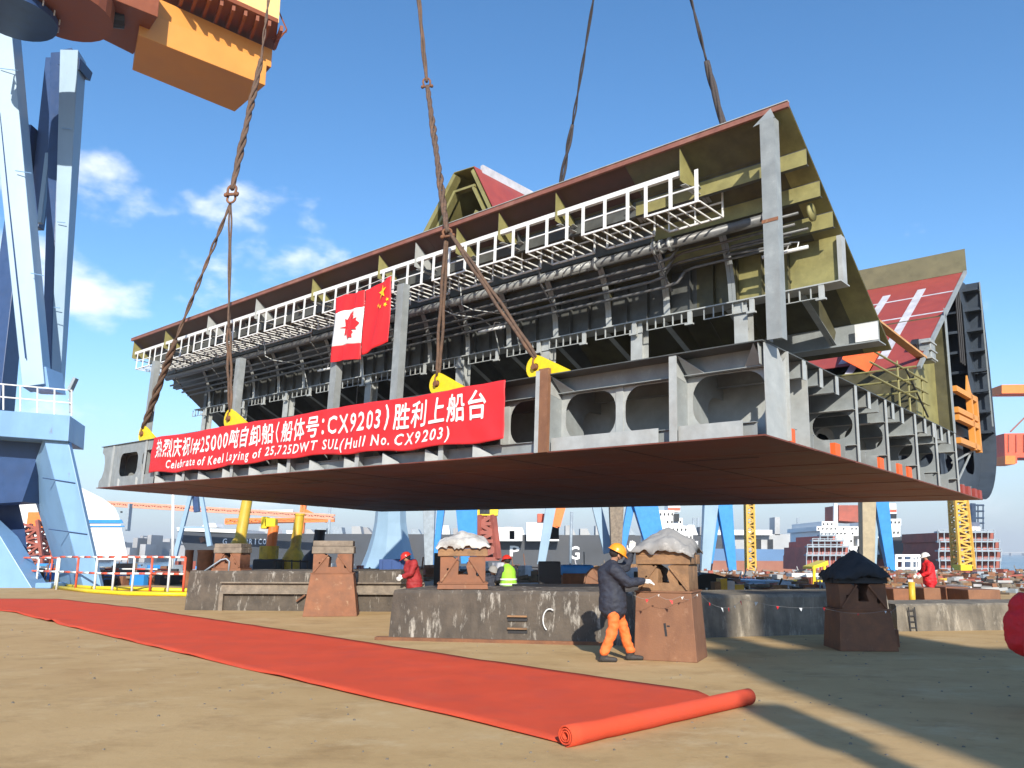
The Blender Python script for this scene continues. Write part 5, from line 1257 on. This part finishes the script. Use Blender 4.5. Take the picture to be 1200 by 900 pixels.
for k in range(30):
    x = 300+18*k+random.uniform(-5, 5); h_ = random.uniform(4, 12); pxprism([(x, 627), (x, 627-h_), (x+random.uniform(4, 12), 627-h_), (x+12, 627)], YS+random.uniform(2, 14), (0, 3, 0), 'deck_fitting', random.choice((steel_h, grey_b, ship_w, city_m)), sh)
for (x0, x1, y0, y1) in ((617, 655, 612, 634), (575, 612, 618, 634), (597, 603, 622, 632), (640, 655, 616, 632)):
    pxprism([(x0, y1), (x0, y0), (x1, y0), (x1, y1)], YS-3, (0, 6, 0), 'deck_house', ship_w, sh)
# white ship at left
ws = thing('white_ship', 'white passenger ship bow with two blue stripes behind the blue crane', 'ship')
pxprism([(10, 572), (96, 572), (120, 584), (134, 594), (139, 604), (146, 636), (150, 656), (10, 656)], 120, (-10, 16, 0), 'hull', ship_w, ws)
pxprism([(60, 609), (142, 609), (144, 613), (60, 613)], 119.8, (0, .2, 0), 'hull_stripe', blue_b, ws)
pxprism([(60, 616), (145, 616), (145.5, 617.4), (60, 617.4)], 119.8, (0, .2, 0), 'hull_stripe', blue_b, ws)
pxprism([(150, 590), (152, 590), (149, 622), (147, 622)], 121, (0, 1, 0), 'stern_post', steel_h, ws)
pxprism([(141, 599), (143, 599), (143, 601), (141, 601)], 119.8, (0, .2, 0), 'window', glass_d, ws)
lattice('boom_crane', 'long thin salmon crane boom stretching behind the left end of the block', 'crane', (120, 590), (392, 606), 4, 4, 140, lattice_p, 40, .16)
t = lattice('boom_crane', 'orange lattice crane behind the dark ship bow', 'crane', (265, 611), (392, 609), 5, 3, 170, lattice_o, 26, .18)
lattice('', '', '', (353, 625), (356, 590), 4, 4, 170, lattice_o, 8, .18, par=t); lattice('', '', '', (353, 596), (383, 611), 2, 2, 170, lattice_o, 8, .15, par=t)
b = MB(); b.tube([at(284, 601, 165), at(344, 600, 165)], .5, 8); o = b.build('white_boom', ship_w); tag(o, 'horizontal white boom above the dark ship bow', 'boom')
for i, (x, y) in enumerate(((318, 612), (330, 614), (345, 616))):
    pass
# blue A-frame crane + pole
t = thing('frame_crane', 'light blue A-frame crane left of the dark ship bow', 'crane')
pxbeam((203, 660), (226, 570), 5, 4, 110, 'leg', blue_p, t); pxbeam((246, 640), (234, 570), 5, 4, 110, 'leg', blue_p, t); pxbeam((231, 600), (228, 570), 6, 6, 111, 'cab', blue_n, t); pxbeam((214, 618), (242, 618), 2, 2, 110, 'tie', blue_p, t)
for x, y0, y1, Y, lab in ((201, 575, 690, 60, 'thin white mast rising in front of the light blue A-frame crane'), (385, 590, 625, 160, 'thin grey mast right of the orange lattice crane'), (668, 600, 650, 120, 'thin green mast behind the letter G on the dark hull')):
    b = MB(); b.tube([Vector((at(x, y1, Y).x, Y, 0)), at(x+2, y0, Y)], .0018*Y, 6); tag(b.build('mast', white_m if x < 300 else steel_h, smooth=True), lab, 'mast')
# red tower crane + yellow cab
t = lattice('tower_crane', 'rust-red lattice crane tower with a yellow cab, right of the white-capped support', 'crane', (570, 655), (570, 604), 26, 14, 100, steel_r, 5, .35)
pxprism([(558, 604), (562, 590), (585, 590), (583, 604)], 99, (0, 2, 0), 'crane_cab', yellow, t); pxprism([(562, 602), (562, 597), (574, 597), (574, 602)], 98.9, (0, .1, 0), 'cab_window', glass_d, t)
b = MB(); b.tube([at(566, 655, 100), at(566, 604, 100)], .8, 10); b.build('central_column', steel_p, t)
t = lattice('boom_crane', 'bright orange leaning lattice boom behind the pale crane leg', 'crane', (649, 616), (662, 570), 9, 9, 90, lattice_o, 8, .25)
pxprism([(630, 612), (630, 602), (638, 602), (638, 612)], 88, (0, 2, 0), 'machinery_box', rail_r, t)
t = lattice('tower_crane', 'slim yellow lattice tower crane left of the red ship section', 'crane', (880, 685), (877, 560), 9, 8, 90, lattice_y, 22, .10)
t = lattice('tower_crane', 'broad yellow lattice tower crane in front of the scaffolded brown ship section', 'crane', (1131, 690), (1120, 555), 17, 13, 80, lattice_y, 20, .12)
pxprism([(1126, 672), (1126, 662), (1139, 662), (1139, 676), (1134, 676)], 78.5, (0, 1.5, 0), 'crane_cab', yellow, t)
# red-brown sections under construction
def section(label, levels, Y, mat, sc_mat=steel_h, depth=10):
    t = thing('ship_section', label, 'ship section')
    for (x0, x1, y0, y1) in levels:
        pxprism([(x0, y1), (x0, y0), (x1, y0), (x1, y1)], Y+.6, (0, depth, 0), 'block_wall', mat, t)
        n = int((x1-x0)/5); 
        for k in range(n+1):
            x = x0+(x1-x0)*k/max(n, 1); b = MB(); b.beam(at(x, y1, Y+.3), at(x, y0, Y+.3), .25, .5); b.build('wall_rib', mat, t)
        b = MB(); b.box(0, 1, 0, 1, 0, 1)
        A = at(x0-3, y0, Y-.6); C2 = at(x1+3, y0, Y-.6); b = MB(); b.box(A.x, C2.x, Y-.9, Y+.3, A.z-.05, A.z+.15); b.build('scaffold_deck', sc_mat, t)
        b = MB()
        for k in range(int((x1-x0)/7)+2):
            x = x0-3+(x1-x0+6)*k/(int((x1-x0)/7)+1); b.tube([at(x, y1+1, Y-.8), at(x, y0-3, Y-.8)], .07, 4)
        b.tube([at(x0-3, y0-3, Y-.8), at(x1+3, y0-3, Y-.8)], .06, 4); b.build('scaffold_pole', sc_mat, t)
    return t
section('red ship section with a stepped pyramid top behind the slim yellow tower', [(948, 990, 651, 668), (949, 991, 641, 651), (955, 985, 634, 641), (964, 976, 628, 634)], 105, steel_p)
t = section('dark red-brown ship section wrapped in scaffolding and topped by a mast at the right', [(1104, 1168, 669, 684), (1104, 1169, 657, 669), (1103, 1170, 646, 657), (1104, 1168, 635, 646), (1102, 1162, 624, 635)], 100, steel_r)
b = MB(); b.tube([at(1141, 624, 106), at(1140, 590, 106)], .35, 8)
for y in (592, 599, 607, 613): b.tube([at(1130, y, 106), at(1153, y, 106)], .12, 5)
for x in (1131, 1137, 1146, 1152): b.tube([at(x, 622, 106), at(x, 591, 106)], .09, 5)
b.build('radar_mast', steel_h, t)
pxprism([(1138, 622), (1140, 612), (1148, 612), (1149, 622)], 104, (0, 3, 0), 'mast_house', ship_w, t)
# white accommodation block
def white_house(label, levels, Y, depth, cat='ship', wins=True, parent=None):
    t = parent or thing('accommodation_block', label, cat)
    for (x0, x1, y0, y1) in levels:
        pxprism([(x0, y1), (x0, y0), (x1, y0), (x1, y1)], Y, (0, depth, 0), 'deck_tier', ship_w, t)
        if wins and (x1-x0) > 8:
            n = int((x1-x0)/4.5)
            for k in range(n):
                if random.random() < .75:
                    x = x0+(x1-x0)*(k+.35)/n; ym = (y0+y1)/2; hh_ = min(1.3, (y1-y0)*.15)
                    pxprism([(x, ym+hh_), (x, ym-hh_), (x+1.6, ym-hh_), (x+1.6, ym+hh_)], Y-.15, (0, .1, 0), 'window', glass_d, t)
    return t
t = white_house('large white accommodation block of a ship with dark funnels, above the black-capped pedestal', [(961, 1012, 640, 650), (961, 1000, 628, 640), (957, 1006, 617, 622), (961, 1006, 622, 628), (963, 982, 611, 617), (1005, 1048, 632, 650), (1012, 1055, 616, 632), (1038, 1056, 608, 616)], 130, 14)
pxprism([(983, 610), (983, 592), (1012, 592), (1010, 612)], 133, (0, 6, 0), 'funnel', steel_r, t)
pxprism([(1036, 610), (1037, 590), (1050, 590), (1051, 610)], 133, (0, 4, 0), 'funnel', ship_w, t)
pxprism([(1036.5, 600), (1036.5, 597), (1050.5, 597), (1050.5, 600)], 132.9, (0, .2, 0), 'funnel_band', rail_r, t); pxprism([(1037, 609), (1037, 602), (1050.7, 602), (1050.7, 609)], 132.9, (0, .2, 0), 'funnel_band', glass_d, t)
b = MB(); b.tube([at(979, 611, 131), at(979, 590, 131)], .35, 6); b.build('mast', ship_w, t)
t = white_house('white stepped superstructure behind the big tarpaulin cap', [(768, 818, 634, 646), (766, 812, 625, 634), (768, 806, 616, 625), (770, 800, 607, 616), (772, 790, 598, 607)], 120, 12)
pxprism([(783, 600), (783, 590), (797, 590), (797, 600)], 121, (0, 3, 0), 'funnel', ship_w, t); pxprism([(783, 598), (783, 595), (797, 595), (797, 598)], 120.9, (0, .1, 0), 'funnel_band', rail_r, t)
pxprism([(790, 611), (790, 602), (796, 602), (796, 611)], 119.5, (0, .3, 0), 'dark_door', glass_d, t)
# blue/brown barge hull
t = thing('barge', 'long low barge with a blue upper and red-brown lower hull across the right middle distance', 'ship')
pxprism([(838, 643), (1062, 645), (1062, 658), (836, 657)], 140, (0, 14, 0), 'upper_hull', hull_bl, t); pxprism([(836, 657), (1062, 658), (1062, 685), (832, 685)], 139.8, (0, 14, 0), 'lower_hull', hull_br, t)
# dark bow at right
t = thing('cargo_ship_bow', 'dark grey ship bow over a red lower hull, left of the scaffolded section', 'ship')
pxprism([(1042, 630), (1089, 627), (1089, 645), (1084, 655), (1050, 655)], 125, (0, 14, 0), 'hull', hull_dk, t); pxprism([(1060, 655), (1085, 652), (1089, 655), (1092, 682), (1060, 682)], 124.8, (0, 14, 0), 'lower_hull', steel_p, t)
pxprism([(1081, 632), (1087, 632), (1087, 634), (1081, 634)], 124.8, (0, .2, 0), 'bow_mark', white_m, t); pxprism([(1082, 636), (1085, 636), (1085, 639), (1082, 639)], 124.8, (0, .2, 0), 'bow_mark', white_m, t)
t = thing('white_frame_structure', 'white frame structure with square openings below the dark ship bow', 'structure')
for x in (1050, 1058, 1068, 1077): pxbeam((x, 668), (x, 650), 3, 3, 100, 'upright', ship_w, t)
for y in (651, 657, 666): pxbeam((1049, y), (1078, y), 2.5, 2.5, 100, 'crossbar', ship_w, t)
pxprism([(1070, 676), (1070, 650), (1078, 650), (1078, 676)], 101, (0, 2, 0), 'wall_panel', ship_w, t)
pxprism([(1048, 685), (1048, 668), (1110, 668), (1110, 685)], 101.5, (0, 2, 0), 'lower_panel', hull_br, t)
# grey building
t = thing('shed_building', 'pale grey dockside shed with dark doors behind the slim yellow tower', 'building')
pxprism([(795, 660), (795, 626), (925, 626), (958, 640), (958, 660)], 190, (0, 30, 0), 'wall', grey_b, t); pxprism([(793, 627), (793, 621), (905, 621), (905, 627)], 188, (0, 30, 0), 'roof', ship_w, t)
for x0, x1 in ((842, 850), (883, 892), (900, 906)): pxprism([(x0, 650), (x0, 632), (x1, 632), (x1, 650)], 189.6, (0, .3, 0), 'door', glass_d, t)
pxprism([(908, 627), (908, 606), (914, 606), (914, 627)], 190, (0, 4, 0), 'tower', grey_b, t)
for k in range(5): pxprism([(818+10*k, 644), (818+10*k, 640), (822+10*k, 640), (822+10*k, 644)], 189.6, (0, .2, 0), 'window', glass_d, t)
for x in (813, 818, 965-30): 
    b = MB(); b.tube([at(x, 650, 210), at(x, 607, 210)], .3, 6); tag(b.build('chimney', steel_h), 'thin grey chimney %s' % ('left of a pair on the skyline, by the shed left end' if x == 813 else 'right of a pair on the skyline, by the shed left end' if x == 818 else 'standing alone left of the large white accommodation block'), 'chimney')
# far city strip
b = MB(); rnd = random.Random(3)
for k in range(1100):
    x = -300+k*1.9+rnd.uniform(-3, 3); Y = rnd.uniform(420, 900); top_ = 650-rnd.uniform(6, 20)*(.7+.6*noise.noise(Vector((x*.02, 0, 0)))+.2); w_ = rnd.uniform(2, 8)
    if x > 1150: continue
    A = at(x, top_, Y); C2 = at(x+w_, top_, Y); b.box(A.x, C2.x, Y, Y+15, -2.2, A.z)
tag(b.build('far_city', city_m), 'hazy strip of distant city and port buildings along the horizon', 'city', kind='stuff')
b = MB(); A = at(900, 647, 2600); C2 = at(1500, 648, 2600); b.box(A.x, C2.x, 2600, 2615, A.z-3, A.z)
for k in range(40): x = A.x+(C2.x-A.x)*k/40; b.box(x, x+3, 2601, 2612, -2.2, A.z-3)
tag(b.build('sea_bridge', grey_b), 'long low bridge on the sea horizon at the right', 'bridge')
# right edge crane pieces
t = thing('hoisted_crane_parts', 'orange boom with a hanging red block cut by the right edge of the picture', 'crane')
pxprism([(1174, 461), (1174, 451), (1290, 449), (1290, 460)], 90, (0, 2, 0), 'boom', lattice_o, t)
pxprism([(1178, 543), (1177, 508), (1290, 506), (1290, 536), (1192, 536), (1192, 543)], 90, (0, 3, 0), 'red_block', rail_r, t); pxprism([(1178, 544), (1178, 534), (1190, 534), (1190, 544)], 89.6, (0, 2, 0), 'orange_bracket', lattice_o, t)
for k in range(6): pxbeam((1182+9*k, 530), (1182+9*k, 509), 1, 1, 89.9, 'block_rib', steel_r, t)
b = MB(); b.tube([at(1184, 506, 90), at(1230, 460, 90)], .08, 5); b.build('hanger_cable', steel_r, t)

# ================================================================== yard clutter
mats_c = [rust, steel_h, rust_f, timber, timber_g, grey_b, black_m, tape_m, steel_r, conc2]
def clutter(name, label, x0, x1, Y0, Y1, n, hmax, seed, mats=None, wmax=1.4):
    rnd = random.Random(seed); ms = mats or mats_c; per = {}
    for k in range(n):
        Y = rnd.uniform(Y0, Y1); x = rnd.uniform(x0, x1); X = (x-600)/F*Y; m_ = rnd.randrange(len(ms)); b = per.setdefault(m_, MB())
        w_, d_, h_ = rnd.uniform(.2, wmax), rnd.uniform(.2, wmax), rnd.uniform(.1, hmax)*rnd.uniform(.3, 1); a = rnd.uniform(0, 3.14)
        kind = rnd.random(); z0 = 0 if kind < .6 else rnd.uniform(0, hmax*.5)
        if kind < .6:
            c, s = math.cos(a), math.sin(a); q = [(X+c*i*w_/2-s*j*d_/2, Y+s*i*w_/2+c*j*d_/2) for i, j in ((-1, -1), (1, -1), (1, 1), (-1, 1))]
            b.hexa([(*p, z0) for p in q], [(*p, z0+h_) for p in q])
        elif kind < .85:
            p = Vector((X, Y, z0+.05)); b.beam(p, p+Vector((math.cos(a)*w_*1.8, math.sin(a)*w_*1.8, rnd.uniform(-.1, .5)*h_)), .08, .12)
        else: b.tube([(X, Y, 0), (X+rnd.uniform(-.3, .3), Y, h_*1.6)], .04, 5)
    for m_, b in per.items():
        o = b.build(name, ms[m_]); tag(o, label+', %s pieces' % ['rust-brown', 'blue-grey', 'flat brown', 'timber brown', 'grey timber', 'mid grey', 'black', 'pale grey', 'dark red', 'concrete grey'][mats_c.index(ms[m_])] if ms[m_] in mats_c else label, 'scrap', kind='stuff')
clutter('yard_scrap', 'scattered scrap and steel parts in the yard right of the black-capped pedestal', 800, 1320, 34, 74, 1300, .5, 1, None, .8)
clutter('dock_scrap', 'scattered scrap on the dock behind the middle pier', 430, 800, 34, 76, 330, 1.2, 2)
clutter('kerb_scrap', 'scattered equipment beyond the railings at the left', -60, 430, 44, 76, 420, 1.3, 3, [rust, steel_h, steel_r, blue_b, black_m, timber_g, rust_o])
# nearer countable items right
for i, (x0, x1, y0, Y, m_, lab) in enumerate((
    (1048, 1072, 690, 24, rust_o, 'rust-brown steel slab left of the red worker\'s legs, on the far side of the low wall'),
    (1084, 1102, 689, 25, rust_f, 'flat brown steel slab right of the worker in red beyond the low wall'),
    (1110, 1135, 688, 27, rust_o, 'orange-rust steel slab in the middle of the row beyond the low wall'),
    (1136, 1172, 691, 24, rust_f, 'widest brown steel slab beyond the low wall'),
    (1030, 1046, 686, 28, rust, 'dark rusty steel slab next to the blue slanting crane leg foot'))):
    pbox('steel_slab', lab, 'steel slab', x0, x1, y0, 706, Y, 1.2, m_, 'rusty steel slabs beyond the low wall', .02, yb=0)
c1 = pbox('shipping_container', 'small blue container beyond the dark pier right of the big pedestal', 'container', 879, 897, 680, 700, 40, 2.4, blue_l, yb=0, bevel=.02)
cont = thing('shipping_container', 'dark grey container right of the small blue one', 'container', (at(897, 697, 41).x, 41, 0)); b = MB(); b.box(.05, 1.25, 0, 2.4, 0, at(897, 681, 41).z); b.build('container_body', steel_h, cont, bevel=.02)
for k in range(5):
    b = MB(); b.box(.1+.23*k, .18+.23*k, -.03, 0, .1, .25); b.build('door_bar', grey_b, cont)
for i, (x0, x1, y0, m_) in enumerate(((838, 845, 682, timber), (845, 852, 678, yellow_d), (853, 861, 681, tape_m), (861, 872, 685, yellow_d))):
    pbox('crate', ('brown crate leftmost in the row under the black canopy', 'dull yellow crate, tallest in the row under the black canopy', 'pale crate in the row under the black canopy', 'low yellow crate rightmost under the black canopy')[i], 'crate', x0, x1, y0, 697, 30, .6, m_, 'crates under the black canopy', .01, yb=0)
t = thing('canopy', 'black sagging canopy right of the big rust pedestal', 'canopy')
b = MB(); pts = [(812, 690), (813, 678), (822, 673), (836, 672), (850, 676), (866, 684), (880, 691)]; b.prism([at(x, y, 33) for x, y in pts], (0, 3, 0)); b.build('canopy_cloth', black, t)
for x in (816, 828, 872):
    b = MB(); b.tube([Vector((at(x, 690, 32.8).x, 32.8, 0)), at(x, 689, 32.8)], .04, 5); b.build('canopy_pole', white_m, t)
t = thing('yellow_gantry', 'yellow steel gantry frame left of the black-capped pedestal', 'gantry')
pxprism([(952, 664), (970, 657), (971, 662), (952, 667)], 45, (0, 1.5, 0), 'gantry_beam', yellow, t)
for x in (954, 966): pxbeam((x, 690), (x, 663), 3, 3, 45, 'gantry_leg', yellow, t)
pxprism([(930, 690), (930, 680), (965, 680), (965, 690)], 46, (0, 1, 0), 'gantry_base', yellow, t)
pxprism([(928, 676), (928, 672), (966, 672), (966, 676)], 48, (0, 1, 0), 'gantry_rail', white_m, t)
pbox('green_netting', 'long green safety netting at the quay edge on the right', 'netting', 1130, 1190, 676, 686, 62, .5, green_m, yb=0)
pbox('orange_pontoon', 'orange-brown pontoon strip at the water\'s edge far right', 'pontoon', 1172, 1300, 671, 679, 74, 1.2, lattice_p, yb=0)
pbox('yellow_pipe_rack', 'yellow pipe rack right of the worker in red', 'rack', 1086, 1130, 681, 685, 50, .5, yellow_d, yb=.2)
b = MB(); rnd = random.Random(8); X0 = at(1021, 690, 40).x
for k in range(60): b.tube([(X0+rnd.uniform(0, 1.0), 40+rnd.uniform(0, .3), .1+rnd.uniform(0, .9)), (X0+rnd.uniform(0, 1.0), 41.5, .1+rnd.uniform(0, .9))], .06, 6)
tag(b.build('timber_pile', timber), 'pile of round timber between the tan and blue crane legs', 'timber', kind='stuff')
for i, (x0, x1, y0, y1, Y, m_, lab) in enumerate(((140, 155, 684, 694, 45, blue_l, 'blue skid box behind the railing, left one'), (158, 182, 685, 693, 46, blue_l, 'long blue skid box behind the railing'), (40, 60, 683, 692, 40, blue_l, 'blue bogie at the foot of the crane leg'),
        (30, 52, 600, 622, 100, lattice_o, 'orange lifeboat framed by the blue crane legs'))):
    pbox('equipment_box', lab, 'box', x0, x1, y0, y1, Y, 1.5, m_, yb=None if i == 3 else 0, bevel=.05)
lattice('scaffold_tower', 'brown scaffold tower framed by the blue crane legs', 'scaffold', (48, 690), (40, 612), 20, 18, 85, steel_r, 8, .16)
# worker's tool post near the red worker
b = MB(); p = gd(1070, 706); b.tube([Vector((at(1068, 700, 24).x, 24, 0)), at(1068, 682, 24)], .09, 10); tag(b.build('gas_bottle', yellow_d, smooth=True), 'yellow-brown gas bottle beside the worker in red beyond the wall', 'gas bottle')

# ================================================================== unseen shapes added behind the camera to cast the shade at the right
t = thing('unseen_shade_caster', 'unseen stepped mass behind the camera, added to cast the shade at the right', 'ship section')
tn = math.tan(SUN_EL)/1.0; YB = -24; dx = -math.tan(R(6.0))
def sx(X, Y): return X+(Y-YB)*math.tan(R(6.0))  # shadow of (sx, YB) lands at (X, Y)
def sh_h(Y): return (Y-YB)/math.cos(R(6))*math.tan(SUN_EL)
b = MB(); xa = sx(3.52, 12.0); b.box(xa, xa+12, YB-4, YB, 0, sh_h(14.8)); b.build('caster_body', rust_f, t)
b = MB(); xb = sx(4.05, 16.5); b.box(sx(3.9, 16.5), sx(4.45, 16.5), YB-3, YB-.01, sh_h(14.8)-.5, sh_h(20)); b.box(sx(5.25, 16.5), sx(8.0, 16.5), YB-3, YB-.01, sh_h(14.8)-.5, sh_h(20.5)); b.build('caster_tower', rust, t)

# ================================================================== loose stones and flakes on the ground
b = MB(); rnd = random.Random(21)
for k in range(650):
    Y = 2.5+rnd.random()**1.6*16; X = rnd.uniform(-.75, .75)*Y; r = rnd.uniform(.004, .014)*(1+Y*.05); h_ = r*rnd.uniform(.3, .9); a = rnd.uniform(0, 6)
    q = [(X+r*math.cos(a+i*1.57+rnd.uniform(-.4, .4)), Y+r*math.sin(a+i*1.57), 0.0) for i in range(4)]
    b.hexa(q, [(X+(x-X)*.6, Y+(y-Y)*.6, h_) for x, y, z in q])
tag(b.build('loose_stones', conc2), 'small loose stones and flakes scattered over the dusty ground', 'stones', kind='stuff')
# unseen mast added behind the camera: its shadow runs from the lower right corner to the carpet roll
t = thing('unseen_shadow_mast', 'unseen mast behind the camera, added to cast a strip of shadow', 'mast')
lx, ly = sx(2.55, 9.2), YB+14; lx = 2.55+(9.2-ly)*math.tan(R(6.0)); lh_ = (9.2-ly)/math.cos(R(6))*math.tan(SUN_EL)
b = MB(); b.beam((lx+.12, ly, 0), (lx+.12, ly, lh_-.7), .62, .4, w2=.40, h2=.3); b.build('mast_post', steel_h, t)
b = MB(); b.box(lx-.12, lx+.42, ly-.2, ly+.2, lh_-.9, lh_); b.build('mast_head', steel_h, t)
# ladder and seams on the portal crane
def seam_line(px, Y, w_=.05, mat=blue_n, name='weld_seam'):
    b = MB(); b.tube([at(x, y, Y) for x, y in px], w_/2, 5); b.build(name, mat, cr)
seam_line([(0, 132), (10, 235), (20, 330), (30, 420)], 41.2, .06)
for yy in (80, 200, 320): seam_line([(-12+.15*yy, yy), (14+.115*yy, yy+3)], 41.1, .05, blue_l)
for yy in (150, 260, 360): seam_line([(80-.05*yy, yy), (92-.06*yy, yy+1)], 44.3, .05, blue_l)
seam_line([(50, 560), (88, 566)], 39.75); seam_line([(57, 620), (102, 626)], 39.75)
for k in range(16):
    b = MB(); yy = 520+11*k; b.beam(at(66+.16*(yy-520), yy, 39.6), at(72+.16*(yy-520), yy, 39.6), .04, .04)
    if 0: b.build('ladder_rung', steel_h, cr)

# ================================================================== air
hb = MB(); hb.box(-1500, 1500, -150.5, 3000, -4.2, 60); hz_o = hb.build('haze', city_m); hz_o['kind'] = 'stuff'; hz_o['label'] = 'thin sea haze over the shipyard'; hz_o['category'] = 'haze'
hm = bpy.data.materials.new('haze_air'); hm.use_nodes = True; tt = hm.node_tree; tt.nodes.clear()
oo = tt.nodes.new('ShaderNodeOutputMaterial'); pv = tt.nodes.new('ShaderNodeVolumePrincipled'); pv.inputs['Color'].default_value = (.85, .91, 1, 1); pv.inputs['Density'].default_value = .0003; pv.inputs['Anisotropy'].default_value = .1
tt.links.new(pv.outputs[0], oo.inputs['Volume']); hz_o.data.materials.clear(); hz_o.data.materials.append(hm)
